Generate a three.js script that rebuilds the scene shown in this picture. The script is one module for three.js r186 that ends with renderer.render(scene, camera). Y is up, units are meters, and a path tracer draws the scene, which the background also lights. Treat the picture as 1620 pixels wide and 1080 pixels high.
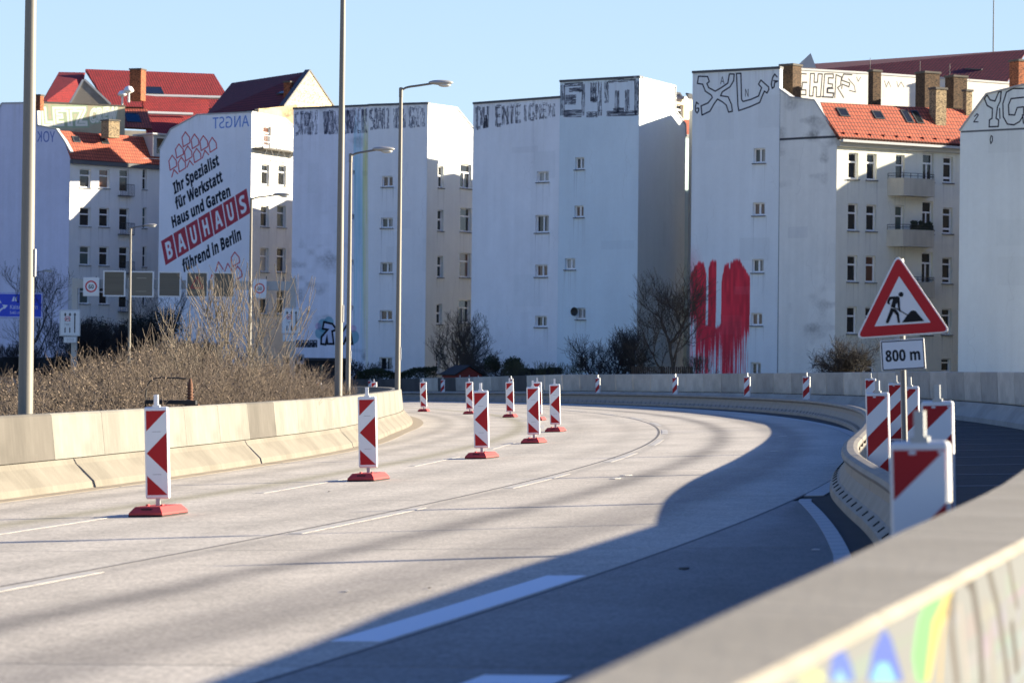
import * as THREE from 'three';
import { RoundedBoxGeometry } from 'three/addons/geometries/RoundedBoxGeometry.js';
import { mergeGeometries } from 'three/addons/utils/BufferGeometryUtils.js';

// ---------------------------------------------------------------- camera, sky, sun, exposure
const F = 4725, ROLL = 0.0113, PITCH = Math.atan(50 / F), EYE = 1.6;
const scene = new THREE.Scene();
const camera = new THREE.PerspectiveCamera(2 * Math.atan(540 / F) * 180 / Math.PI, 1.5, 0.3, 6000);
camera.position.set(0, EYE, 0);
camera.rotation.set(PITCH, 0, ROLL, 'XYZ');
camera.focus = 62; camera.userData.fStop = 3.6;
scene.add(camera);
const SUN_EL = 14.2 * Math.PI / 180, SUN_AZ = 10 * Math.PI / 180;
const sunDir = new THREE.Vector3(Math.cos(SUN_EL) * Math.cos(SUN_AZ), Math.sin(SUN_EL), -Math.cos(SUN_EL) * Math.sin(SUN_AZ));
{
  const w = 512, h = 256, a = new Float32Array(w * h * 4), v = new THREE.Vector3();
  const mix = (p, q, t) => p + (q - p) * t;
  const zen = [0.005, 0.031, 0.135], mid = [0.164, 0.243, 0.330], hor = [0.204, 0.262, 0.312];
  for (let j = 0; j < h; j++) for (let i = 0; i < w; i++) {
    const el = ((j + .5) / h - .5) * Math.PI, az = ((i + .5) / w - .5) * 2 * Math.PI;
    v.set(Math.cos(el) * Math.cos(az), Math.sin(el), Math.cos(el) * Math.sin(az));
    const e = Math.max(0, el) * 180 / Math.PI, t1 = 1 - Math.exp(-e / 8), t2 = 1 - Math.exp(-Math.pow(e / 21, 1.9));
    const c = Math.max(0, v.dot(sunDir)), glow = .07 * Math.pow(c, 8) + .35 * Math.pow(c, 80);
    const k = (j * w + i) * 4;
    for (let n = 0; n < 3; n++) {
      const b = mix(mix(hor[n], mid[n], t1), zen[n], t2);
      a[k + n] = b + glow * [1, .86, .66][n] * (el > 0 ? 1 : .3);
    }
    a[k + 3] = 1;
  }
  const sky = new THREE.DataTexture(a, w, h, THREE.RGBAFormat, THREE.FloatType);
  sky.mapping = THREE.EquirectangularReflectionMapping; sky.magFilter = sky.minFilter = THREE.LinearFilter; sky.needsUpdate = true;
  scene.background = sky; scene.environment = sky;
}
const sun = new THREE.DirectionalLight(new THREE.Color(1, .875, .665), 5);
sun.position.copy(sunDir).multiplyScalar(500).add(new THREE.Vector3(0, 0, -130)); sun.target.position.set(0, 0, -130);
sun.castShadow = true; Object.assign(sun.shadow.camera, { left: -260, right: 260, top: 200, bottom: -200, near: 1, far: 1200 });
sun.shadow.mapSize.set(4096, 4096);
scene.add(sun, sun.target);
const renderer = new THREE.WebGLRenderer({ antialias: true });
renderer.toneMapping = THREE.LinearToneMapping; renderer.toneMappingExposure = 3.55;
renderer.shadowMap.enabled = true;

// ---------------------------------------------------------------- helpers
const rng = s => () => { s |= 0; s = s + 0x6D2B79F5 | 0; let t = Math.imul(s ^ s >>> 15, 1 | s); t = t + Math.imul(t ^ t >>> 7, 61 | t) ^ t; return ((t ^ t >>> 14) >>> 0) / 4294967296; };
const V = (x, y, z) => new THREE.Vector3(x, y, z);
const used = {};
function numbered(n) { used[n] = (used[n] ?? -1) + 1; return used[n] ? n + '_' + String(used[n]).padStart(3, '0') : n; }
function thing(name, label, category, pos = [0, 0, 0], group) {
  const o = new THREE.Group(); o.name = numbered(name); o.position.set(...pos); o.userData = { label, category };
  if (group) o.userData.group = group;
  scene.add(o); return o;
}
function part(name, geo, mat, parent, label) {
  const m = new THREE.Mesh(geo, mat); m.name = name; m.castShadow = m.receiveShadow = true; parent.add(m);
  if (label) m.userData.label = label;
  return m;
}
function structure(name, geo, mat) { const m = part(numbered(name), geo, mat, scene); m.userData.kind = 'structure'; return m; }
function copy(o, label) { const c = o.clone(); c.name = numbered(o.name.replace(/_\d{3}$/, '')); c.userData = { ...o.userData }; if (label) c.userData.label = label; scene.add(c); return c; }
const RM = new THREE.Matrix4().makeRotationFromEuler(new THREE.Euler(PITCH, 0, ROLL, 'XYZ'));
// photograph pixel -> direction, point at a given distance, point on the road
const ray = (px, py) => V((px - 810) / F, -(py - 540) / F, -1).applyMatrix4(RM);
const at = (px, py, d) => { const r = ray(px, py); return r.multiplyScalar(d / -r.z).add(V(0, EYE, 0)); };
const yRoad = x => .03 * Math.max(-60, Math.min(40, x));
const horizonY = px => 590 + ROLL * (px - 810);
const groundAt = (px, d) => { const p = at(px, horizonY(px), d); return [p.x, yRoad(p.x), -d]; };
const COL = (r, g, b) => new THREE.Color().setRGB(r, g, b);
const std = (c, rough = .9, o = {}) => new THREE.MeshStandardMaterial({ color: c, roughness: rough, metalness: 0, ...o });
const box = (w, h, d, x = 0, y = 0, z = 0) => new THREE.BoxGeometry(w, h, d).translate(x, y, z);
const strip = g => { const n = g.index ? g.toNonIndexed() : g; for (const k of Object.keys(n.attributes)) if (!['position', 'normal', 'uv'].includes(k)) n.deleteAttribute(k); return n; };
const merge = l => mergeGeometries(l.map(strip));
// value noise
const hash = (x, y, s) => { let h = Math.imul(x, 374761393) + Math.imul(y, 668265263) + Math.imul(s, 974711) | 0; h = Math.imul(h ^ h >>> 13, 1274126177); return ((h ^ h >>> 16) >>> 0) / 4294967296; };
function noise(x, y, s = 1, px = 0, py = 0) {
  const xi = Math.floor(x), yi = Math.floor(y), fx = x - xi, fy = y - yi, u = fx * fx * (3 - 2 * fx), v = fy * fy * (3 - 2 * fy);
  const m = (a, p) => p ? ((a % p) + p) % p : a;
  const a = hash(m(xi, px), m(yi, py), s), b = hash(m(xi + 1, px), m(yi, py), s), c = hash(m(xi, px), m(yi + 1, py), s), d = hash(m(xi + 1, px), m(yi + 1, py), s);
  return a + (b - a) * u + (c - a) * v + (a - b - c + d) * u * v;
}
function pixels(w, h, fn, opt = {}) {      // sRGB bytes from a function of pixel -> [r,g,b] 0..255, v upwards
  const a = new Uint8Array(w * h * 4);
  for (let j = 0; j < h; j++) for (let i = 0; i < w; i++) { const c = fn(i, j), k = (j * w + i) * 4; a[k] = c[0]; a[k + 1] = c[1]; a[k + 2] = c[2]; a[k + 3] = 255; }
  const t = new THREE.DataTexture(a, w, h, THREE.RGBAFormat, THREE.UnsignedByteType);
  t.wrapS = t.wrapT = THREE.RepeatWrapping; t.magFilter = THREE.LinearFilter; t.minFilter = THREE.LinearMipmapLinearFilter; t.generateMipmaps = true;
  if (!opt.linear) t.colorSpace = THREE.SRGBColorSpace;
  t.needsUpdate = true; return t;
}
function canvasTex(w, h, draw) {
  const c = document.createElement('canvas'); c.width = w; c.height = h; const g = c.getContext('2d'); draw(g, w, h);
  const t = new THREE.CanvasTexture(c); t.colorSpace = THREE.SRGBColorSpace; t.anisotropy = 8; return t;
}
const rgb = (r, g, b, a = 1) => `rgba(${r | 0},${g | 0},${b | 0},${a})`;

// ---------------------------------------------------------------- shared textures and materials
const clamp255 = v => v < 0 ? 0 : v > 255 ? 255 : v;
const concreteTex = pixels(512, 512, (i, j) => {
  const x = i / 512, y = j / 512, big = noise(x * 4, y * 4, 3, 4, 4), mid = noise(x * 22, y * 14, 5, 22, 14), streak = noise(x * 60, y * 3, 8, 60, 3), fine = hash(i, j, 7);
  const v = 236 + (big - .5) * 26 + (mid - .5) * 16 + (streak - .5) * 12 + (fine - .5) * 18; return [clamp255(v), clamp255(v - 3), clamp255(v - 10)];
});
const grainBump = pixels(256, 256, (i, j) => { const v = 128 + (noise(i / 6, j / 6, 4, 43, 43) - .5) * 90 + (hash(i, j, 2) - .5) * 90; return [v, v, v]; }, { linear: true });
const rep = (t, x, y) => { const c = t.clone(); c.repeat.set(x, y); c.needsUpdate = true; return c; };
const brickTex = canvasTex(512, 512, (g, w, h) => {
  const R = rng(5); g.fillStyle = '#a59c8c'; g.fillRect(0, 0, w, h);
  const bw = 64, bh = 21.33; for (let r = 0; r < 24; r++) for (let c = -1; c < 9; c++) {
    const t = R(), k = .75 + R() * .4; g.fillStyle = t < .15 ? rgb(92 * k, 76 * k, 62 * k) : rgb(206 * k, 184 * k, 148 * k);
    g.fillRect(c * bw + (r % 2 ? 32 : 0) + 2, r * bh + 2, bw - 4, bh - 4);
  }
});
brickTex.wrapS = brickTex.wrapT = THREE.RepeatWrapping;
const tileTex = (r, g, b, seed) => canvasTex(512, 512, (c, w, h) => {
  const R = rng(seed); c.fillStyle = rgb(r * .45, g * .45, b * .45); c.fillRect(0, 0, w, h);
  const tw = 32, th = 42.67;
  for (let j = 0; j < 12; j++) for (let i = 0; i < 16; i++) {
    const k = .92 + R() * .14; c.fillStyle = rgb(clamp255(r * k), clamp255(g * k), clamp255(b * k)); c.fillRect(i * tw + 3, j * th + 1, tw - 6, th - 8);
    c.fillStyle = rgb(clamp255(r * k * .8), clamp255(g * k * .8), clamp255(b * k * .8)); c.fillRect(i * tw + tw - 9, j * th + 1, 6, th - 8);
  }
});
const tileBump = canvasTex(256, 256, (c, w, h) => {
  for (let j = 0; j < 12; j++) for (let y = 0; y < 21; y++) for (let i = 0; i < 16; i++) for (let x = 0; x < 16; x++) {
    const v = 60 + 100 * y / 21 + 80 * Math.sin(Math.PI * x / 16); c.fillStyle = rgb(v, v, v); c.fillRect(i * 16 + x, Math.round(j * 21.33) + y, 1, 1.5);
  }
});
tileBump.colorSpace = THREE.NoColorSpace; tileBump.wrapS = tileBump.wrapT = THREE.RepeatWrapping;
function tileMat(r, g, b, seed) {
  const t = tileTex(r, g, b, seed); t.wrapS = t.wrapT = THREE.RepeatWrapping; t.repeat.set(1 / 4.2, 1 / 4.2);
  const bm = tileBump.clone(); bm.repeat.set(1 / 4.2, 1 / 4.2); bm.needsUpdate = true;
  return std('#ffffff', .75, { map: t, bumpMap: bm, bumpScale: .05 });
}
const M = {
  concrete: std(COL(0.312, 0.300, 0.273), .92, { map: rep(concreteTex, .4, .4), bumpMap: rep(grainBump, 2, 2), bumpScale: .002 }),
  concreteWarm: std(COL(0.225, 0.222, 0.21), .93, { map: rep(concreteTex, .37, .5), bumpMap: rep(grainBump, 2, 2), bumpScale: .003 }),
  concreteWarm2: std(COL(0.208, 0.205, 0.193), .93, { map: rep(concreteTex, .31, .4), bumpMap: rep(grainBump, 2, 2), bumpScale: .003 }),
  concretePlinth: std(COL(.205, .192, .17), .95, { map: rep(concreteTex, .3, .45), bumpMap: rep(grainBump, 1.3, 1.3), bumpScale: .005 }),
  concreteCoping: std(COL(.30, .285, .255), .95, { map: rep(concreteTex, .6, .8), bumpMap: rep(grainBump, 2, 2), bumpScale: .004 }),
  concreteGrey: std(COL(.115, .108, .102), .95, { map: rep(concreteTex, .4, .4) }),
  wallPale: std(COL(.54, .53, .50), .92, { map: rep(concreteTex, .25, .5), bumpMap: rep(grainBump, 2, 2), bumpScale: .003 }),
  wallPale2: std(COL(.42, .415, .40), .92, { map: rep(concreteTex, .21, .37), bumpMap: rep(grainBump, 2, 2), bumpScale: .003 }),
  wallPale3: std(COL(.62, .61, .575), .92, { map: rep(concreteTex, .29, .45), bumpMap: rep(grainBump, 2, 2), bumpScale: .003 }),
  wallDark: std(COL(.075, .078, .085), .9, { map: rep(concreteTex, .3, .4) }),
  wallPlinth: std(COL(.42, .41, .39), .95, { map: rep(concreteTex, .15, .6) }),
  zinc: std(COL(0.211, 0.199, 0.183), .6, { metalness: .1, map: rep(concreteTex, .5, .9) }),
  slot: std(COL(.012, .012, .012), 1),
  coping: std(COL(.085, .09, .10), .7),
  copingPale: std(COL(.40, .41, .42), .7),
  white: std(COL(.80, .80, .78), .45),
  sheetBack: std(COL(.55, .55, .54), .6),
  frame: std(COL(.86, .86, .86), .5),
  glass: new THREE.MeshPhysicalMaterial({ color: COL(.018, .02, .022), roughness: .06, metalness: 0, ior: 1.6 }),
  glassGreen: new THREE.MeshPhysicalMaterial({ color: COL(.09, .12, .11), roughness: .08, ior: 1.6 }),
  glassCurtain: new THREE.MeshPhysicalMaterial({ color: COL(.36, .36, .35), roughness: .12, ior: 1.6 }),
  glassWarm: new THREE.MeshPhysicalMaterial({ color: COL(.12, .055, .035), roughness: .08, ior: 1.6 }),
  pole: std(COL(0.234, 0.226, 0.211), .55, { metalness: .15, map: rep(concreteTex, 1, .25) }),
  lampHead: std(COL(.42, .41, .39), .5, { metalness: .2 }),
  lens: new THREE.MeshPhysicalMaterial({ color: COL(.62, .62, .58), roughness: .25 }),
  darkSteel: std(COL(.055, .058, .062), .55, { metalness: .3 }),
  galv: std(COL(.40, .41, .41), .5, { metalness: .4 }),
  rubber: std(COL(.46, .045, .045), .7, { bumpMap: rep(grainBump, 3, 3), bumpScale: .002 }),
  rubberDark: std(COL(.03, .015, .015), .9),
  brick: std(COL(.52, .49, .45), .95, { map: rep(brickTex, 1 / 1.4, 1 / 1.4) }),
  brickRed: std(COL(.50, .21, .14), .95, { map: rep(brickTex, 1 / 1.4, 1 / 1.4) }),
  brickDark: std(COL(.15, .115, .10), .95, { map: rep(brickTex, 1 / 1.4, 1 / 1.4) }),
  tileOrange: tileMat(184, 90, 62, 3), tileRed: tileMat(164, 46, 42, 7), tileDark: tileMat(116, 36, 36, 9),
  bark: std(COL(.075, .062, .05), .95), barkDark: std(COL(.028, .026, .026), .95), twigTan: std(COL(.19, .16, .125), .95), twigGrey: std(COL(.17, .132, .10), .95),
  black: std(COL(.014, .014, .014), .6), rust: std(COL(.13, .06, .035), .9),
  asphalt: std(COL(0.039, 0.039, 0.041), .95, { map: rep(concreteTex, .6, .6), bumpMap: rep(grainBump, 3, 3), bumpScale: .004 }),
  paint: std(COL(.90, .89, .87), .8, { bumpMap: rep(grainBump, 4, 4), bumpScale: .002 }),
  paintWorn: std(COL(.57, .56, .545), .85, { map: rep(concreteTex, 1.7, 1.7) }),
  flatRoof: std(COL(0.133, 0.133, 0.129), .95, { map: rep(concreteTex, .2, .2) }),
};

// ---------------------------------------------------------------- the curve: everything on the carriageway is concentric about C
const CX = -280.7, CZ = -91.15;
const phi = (z, r = 288) => Math.asin(Math.max(-1, Math.min(1, (z - CZ) / r)));
const onArc = (r, p) => [CX + r * Math.cos(p), CZ + r * Math.sin(p)];
// sweep a closed profile [[dr, y], ...] along the arc; prof(z) may vary; yAbs: y values are absolute
function sweep(prof, p0, p1, n, opt = {}) {
  const pos = [], uv = [], idx = []; let m = 0, s0 = 288 * p0;
  const rings = [];
  for (let i = 0; i <= n; i++) {
    const p = p0 + (p1 - p0) * i / n, z = CZ + 288 * Math.sin(p), pr = prof(z); m = pr.length;
    rings.push(pr.map(([r, y, abs]) => { const [x, zz] = onArc(r, p); return [x, abs ? y : yRoad(x) + y, zz]; }));
  }
  const len = [0]; { const pr = prof(CZ + 288 * Math.sin(p0)); for (let k = 1; k <= m; k++) { const a = pr[k - 1], b = pr[k % m]; len.push(len[k - 1] + Math.hypot(a[0] - b[0], a[1] - b[1])); } }
  for (let k = 0; k < m; k++) {                                     // faces with their own vertices: crisp edges
    const b = pos.length / 3;
    for (let i = 0; i <= n; i++) { for (const q of [k, (k + 1) % m]) pos.push(...rings[i][q]); const s = 288 * (p0 + (p1 - p0) * i / n) ; if (opt.uv) { for (const q of [k, (k + 1) % m]) uv.push(...opt.uv(q, s)); } else uv.push(s, len[k], s, len[k + 1]); }
    for (let i = 0; i < n; i++) { const a = b + 2 * i; idx.push(a, a + 1, a + 2, a + 1, a + 3, a + 2); }
  }
  for (const e of [0, n]) { const b = pos.length / 3; rings[e].forEach((q, k) => { pos.push(...q); uv.push(prof(0)[k][0] - 280, prof(0)[k][1]); }); for (const [x, y, w] of THREE.ShapeUtils.triangulateShape(prof(0).map(([r, y]) => new THREE.Vector2(r, y)), [])) idx.push(b + x, b + y, b + w); }
  const g = new THREE.BufferGeometry(); g.setAttribute('position', new THREE.Float32BufferAttribute(pos, 3)); g.setAttribute('uv', new THREE.Float32BufferAttribute(uv, 2)); g.setIndex(idx);
  g.computeVertexNormals();
  return g;
}
const innerShift = z => { const t = Math.max(0, Math.min(1, (-60 - z) / 26)); return -.78 * t * t * (3 - 2 * t); };     // the inner barrier draws back towards its end
const fnOf = f => typeof f === 'function' ? f : () => f;
// flat plate between radii; top at y, thickness t
function plate(r0, r1, y, t, p0, p1, n, lane) {
  const a = fnOf(r0), b = fnOf(r1);
  return sweep(z => [[a(z), y], [b(z), y], [b(z), y - t], [a(z), y - t]], p0, p1, n, lane ? { uv: (q, s) => [((q === 0 || q === 3) ? lane[0] : lane[1]), s / 12] } : {});
}

// ---------------------------------------------------------------- ground, road
{
  const g = new THREE.PlaneGeometry(7000, 7000, 140, 140).rotateX(-Math.PI / 2), p = g.attributes.position;
  for (let i = 0; i < p.count; i++) p.setY(i, yRoad(p.getX(i)) - .3);
  const g2 = new THREE.PlaneGeometry(140, 460, 70, 40).rotateX(-Math.PI / 2).translate(-5, 0, -180), q = g2.attributes.position;
  for (let i = 0; i < q.count; i++) q.setY(i, yRoad(q.getX(i)) - .26);
  for (let i = 0; i < p.count; i++) { const x = p.getX(i); p.setY(i, Math.abs(x) < 120 ? -2.2 : -.3 + yRoad(x) - .4); }
  const t = pixels(256, 256, (i, j) => { const n = noise(i / 9, j / 9, 3, 28, 28), k = 96 + n * 40 + hash(i, j, 4) * 26; return [k * 1.1, k, k * .72]; }); t.repeat.set(900, 900);
  structure('ground', merge([g, g2]), std('#ffffff', 1, { map: t }));
}
const laneTex = (w, r0, r1, fn) => pixels(w, 1024, (i, j) => {
  const r = r0 + (r1 - r0) * i / w, s = j / 1024;
  const big = noise(r * 1.3, s * 6, 11, 0, 6), mid = noise(r * 4, s * 40, 13, 0, 40), patch = noise(r * .9, s * 3, 23, 0, 3), sp = hash(i, j, 5), sp2 = noise(i / 2.2, s * 420, 17, 0, 420);
  let [k, cr, cg, cb] = fn(r, s, mid, sp);
  k *= 1 + (big - .5) * .10 + (mid - .5) * .07 + (patch - .5) * .06 + (sp - .5) * .20 + (sp2 - .5) * .24;
  if (hash(i, j, 31) > .9993) k *= .55;
  return [clamp255(cr * k), clamp255(cg * k), clamp255(cb * k)];
});
const bump = (r, c, w) => Math.exp(-(((r - c) / w) ** 2));
const texMid = laneTex(512, 284.9, 289.4, (r, s, mid, sp) => {
  const wob = (noise(s * 9, 1, 41, 9) - .5) * .12;
  let d = .29 * bump(r, 286.4 + wob, .27) + .21 * bump(r, 288.05 + wob, .33) + .14 * bump(r, 287.6, .25) + .10 * bump(r, 285.1, .12);
  d *= .35 + .75 * sp + .5 * mid;
  return [1 - d, 198, 191, 179 + 12 * d];
});
const texLeft = laneTex(512, 277.9, 284.9, (r, s, mid) => {
  const d = .12 * bump(r, 279.6, .3) + .15 * bump(r, 281.0, .22) + .07 * bump(r, 282.7, .35) + .07 * bump(r, 284.1, .3) + .12 * bump(r, 278.7, .25);
  return [1 - d, 201, 194, 182 - 40 * bump(r, 281, .25) * .3];
});
const texRight = laneTex(512, 289.4, 294, (r, s, mid, sp) => [(.9 - .16 * bump(r, 291.8, 1.2)) * (1 - .15 * sp), 178, 175, 170]);
const road = new THREE.Group(); road.name = 'road'; road.userData.kind = 'structure'; scene.add(road);
{
  const P0 = phi(8), P1 = -1.02, STEP = 10.6 / 288, J0 = phi(-27.2);
  part('subgrade', plate(277.8, 289.41, -.0022, .12, P0, P1, 200), std(COL(.03, .028, .025), 1), road);
  const mats = [texMid, texLeft, texRight].map((t, k) => [0, 1, 2].map(i => std(COL(...[[.90, .885, .855], [.87, .85, .815], [.93, .915, .885]][i]), .93, { map: t, bumpMap: rep(grainBump, 5, 14), bumpScale: .002 })));
  const R = rng(8), gap = .012 / 288;
  for (let k = -5; k < 34; k++) {
    const a = J0 - k * STEP - gap, b = J0 - (k + 1) * STEP + gap; if (b < P1) break;
    const n = 8;
    const joint = .0;
    part('slab', plate(284.885, 289.385, joint, .05, a, b, n, [0, 1]), mats[0][R() * 3 | 0], road);
    part('slab', plate(277.9, 284.855, joint, .05, a, b, n, [0, 1]), mats[1][R() * 3 | 0], road);
  }
  const rE = z => z > -16 ? 292.3 : z > -26 ? 291.03 + (z + 26) * .127 : z > -36.3 ? 291.03 - (-26 - z) * .1485 : 289.5;
  for (let k = -4; k < 1; k++) { const a = J0 - k * STEP - gap, b = Math.max(J0 - (k + 1) * STEP + gap, phi(-36.2)); part('slab', plate(289.415, z => rE(z), .0, .05, a, b, 10, [0, .6]), mats[2][R() * 3 | 0], road); }
  part('asphalt_shoulder', plate(289.42, z => 294.05, -.012, .03, phi(8), -1.0, 200), M.asphalt, road);
  // gutter strip along the inner barrier
  part('gutter', plate(z => 278.25 + innerShift(z), z => 278.68 + innerShift(z), .003, .05, P0, P1, 200), std(COL(.40, .34, .26), .95, { map: rep(concreteTex, .5, 1) }), road);
  const seal = std(COL(.10, .095, .095), .9);
  part('joint_sealant', plate(284.842, 284.897, .0018, .003, P0, P1, 240), seal, road); part('joint_sealant', plate(289.38, 289.418, .0018, .003, P0, phi(-38), 80), seal, road);
  // markings
  const s2p = z => phi(z);
  const mark = (r0, r1, za, zb, mat = M.paint, n = 6) => part('lane_marking', plate(r0, r1, .004, .003, s2p(za), s2p(zb), n), mat, road);
  { const a0 = phi(-29.9), L = 5.55 / 288, T = 11.3 / 288; for (let k = -2; k < 17; k++) { const p = a0 - k * T; part('lane_marking', plate(284.95, 285.10, .004, .003, p, p - L, 4), M.paintWorn, road); } }
  { const a0 = phi(-29.2), L = 5.6 / 288, T = 11.3 / 288; for (let k = -1; k < 17; k++) { const p = a0 - k * T; part('lane_marking', plate(281.59, 281.71, .004, .003, p, p - L, 4), M.paintWorn, road); } }
  mark(289.02, 289.34, -18.3, -23.75); mark(289.02, 289.34, -8, -13);
  mark(290.5, 290.98, -16.5, -8);
  part('edge_line', plate(289.40, 289.66, .0, .008, phi(-37.6), -.98, 160), M.paintWorn, road);
  part('edge_line', plate(z => rE(z) - .04, z => rE(z) + .11, .004, .012, phi(-25), phi(-36.6), 20), M.paintWorn, road);
  // cross stripes on the closed ramp beyond the low guard wall
  for (let k = 0; k < 16; k++) { const p = phi(-40) - k * 4.1 / 288; part('lane_marking', plate(290.9, 293.6, -.006, .004, p, p - .32 / 288, 2), std(COL(.115, .115, .115), .95), road); }
  // flecks of litter and patched spots lying on the lanes
  const lit = std(COL(.55, .53, .48), .9), dk = std(COL(.02, .02, .02), .95);
  for (const [px, py, w, m] of [[975, 757, .3, lit], [990, 752, .25, lit], [1225, 714, .35, lit], [1238, 690, .3, lit], [548, 936, .06, lit], [679, 931, .035, dk], [1084, 900, .14, dk], [1215, 778, .1, lit], [1290, 870, .12, lit], [520, 778, .05, dk]]) {
    const r = ray(px, py), t = (0 - EYE) / (r.y - .03 * r.x), q = V(0, EYE, 0).addScaledVector(r, t), R2 = rng(px);
    const sh = new THREE.Shape(); for (let i = 0; i < 7; i++) { const a = i / 7 * 6.283, d = w * (.4 + R2() * .5); i ? sh.lineTo(Math.cos(a) * d * .5, Math.sin(a) * d) : sh.moveTo(d * .5, 0); }
    part('debris', new THREE.ExtrudeGeometry(sh, { depth: .006, bevelEnabled: false }).rotateX(-Math.PI / 2).rotateZ(.03).translate(q.x, q.y + .004, q.z), m, road);
  }
}
structure('pavement', plate(294.6, 298.5, .0, .1, phi(8), -.5, 60), M.concrete);

// ---------------------------------------------------------------- inner barrier (left)
{
  const b = thing('concrete_barrier', 'tall beige sunlit concrete barrier with flared foot along the left side of the road', 'barrier');
  const R = rng(21);
  // flared foot, cast in lengths
  for (let k = -8; k < 30; k++) { const a = phi(-40.6) - k * 5.6 / 288, c = a - 5.6 / 288; part('foot', sweep(z => [[278.02, .44], [278.06, .36], [278.30, .10], [278.34, -.05], [277.7, -.05], [277.7, .44]].map(([r, y]) => [r + innerShift(z), y]), a, c, 8), M.concretePlinth, b); }
  for (let k = -14; k < 60; k++) {
    const a = phi(-42.35) - k * 2.55 / 288, c = a - 2.538 / 288, z = CZ + 288 * Math.sin(a);
    const grey = k === -1 || k === -2 || k === -3 || k === 5 ;
    const cc = k === 5 ? a - 2.53 / 288 : c;
    part('panel', sweep(z => [[278.0, .452], [277.93, 1.10], [277.90, 1.13], [277.62, 1.13], [277.62, .452]].map(([r, y]) => [r + innerShift(z), y]), a, cc, 4), grey ? M.concreteGrey : R() < .5 ? M.concreteWarm : M.concreteWarm2, b, grey ? 'plain grey panel' : undefined);
  }
}
// ---------------------------------------------------------------- outer wall / parapet
const lerpT = list => z => { for (let i = 1; i < list.length; i++) if (z <= list[i][0]) { const [a, b] = list[i - 1], [c, d] = list[i]; return b + (d - b) * Math.max(0, (z - a) / (c - a)); } return list[list.length - 1][1]; };
const rOuter = lerpT([[-400, 294.2], [-60, 294.0], [-36, 293.65], [-30, 293.4], [-22, 293.08], [-19, 293.14], [-15.5, 293.235], [-12, 293.36], [-8.5, 293.54], [-5, 293.76], [10, 294.4]]);
const topOuter = lerpT([[-400, -3.6], [-240, .62], [-199, 1.12], [-168, 1.55], [-130, 1.72], [-99, 1.80], [-68, 1.76], [-50, 1.60], [-36, 1.46], [-26, 1.295], [-20, 1.13], [-16, 1.06], [-5, 1.055], [10, 1.055]]);
const thickW = lerpT([[-400, .30], [-24, .5], [-14, .56], [-5, .25], [10, .2]]);
{
  const w = thing('concrete_wall', 'long grey concrete parapet wall following the outside of the bend, graffiti on its near end', 'wall');
  const L = 3.5 / 288, R = rng(4);
  part('joint_strip', sweep(z => { const r = rOuter(z) + .06; return [[r, .50], [r, .60], [r + .03, .60], [r + .03, .50]]; }, phi(8), -.98, 160), M.slot, w);
  // where the photograph shows dark panels, by direction seen along the wall
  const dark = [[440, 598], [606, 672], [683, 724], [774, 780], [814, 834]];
  const pxOf = (x, z) => 810 + F * x / -z;
  for (let k = 0; k < 110; k++) {
    const a = phi(8) - k * L, c = a - L + (k > 18 ? .05 : .014) / 288, z = CZ + 288 * Math.sin(a); if (z < -330 || a < -1.0) break;
    const prof = zz => { const r = rOuter(zz), t = topOuter(zz); return [[r + .04, .57], [r, t - .02, 1], [r + .02, t, 1], [r + thickW(zz) - .02, t, 1], [r + thickW(zz), t - .02, 1], [r + thickW(zz), -.3]]; };
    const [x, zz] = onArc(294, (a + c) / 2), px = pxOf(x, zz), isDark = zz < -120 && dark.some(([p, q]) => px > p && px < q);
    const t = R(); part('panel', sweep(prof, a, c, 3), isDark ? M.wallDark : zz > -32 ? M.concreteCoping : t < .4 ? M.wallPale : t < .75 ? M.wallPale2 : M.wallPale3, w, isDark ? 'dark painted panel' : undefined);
    if (k % 2 === 0) part('plinth', sweep(zz2 => { const r = rOuter(zz2); return [[r + .02, .51], [r - .06, .40], [r - .26, .12], [r - .28, -.05], [r + .03, -.05], [r + .03, .51]]; }, a, a - 2 * L + .01 / 288, 5), M.wallPlinth, w);
  }
}
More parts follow.
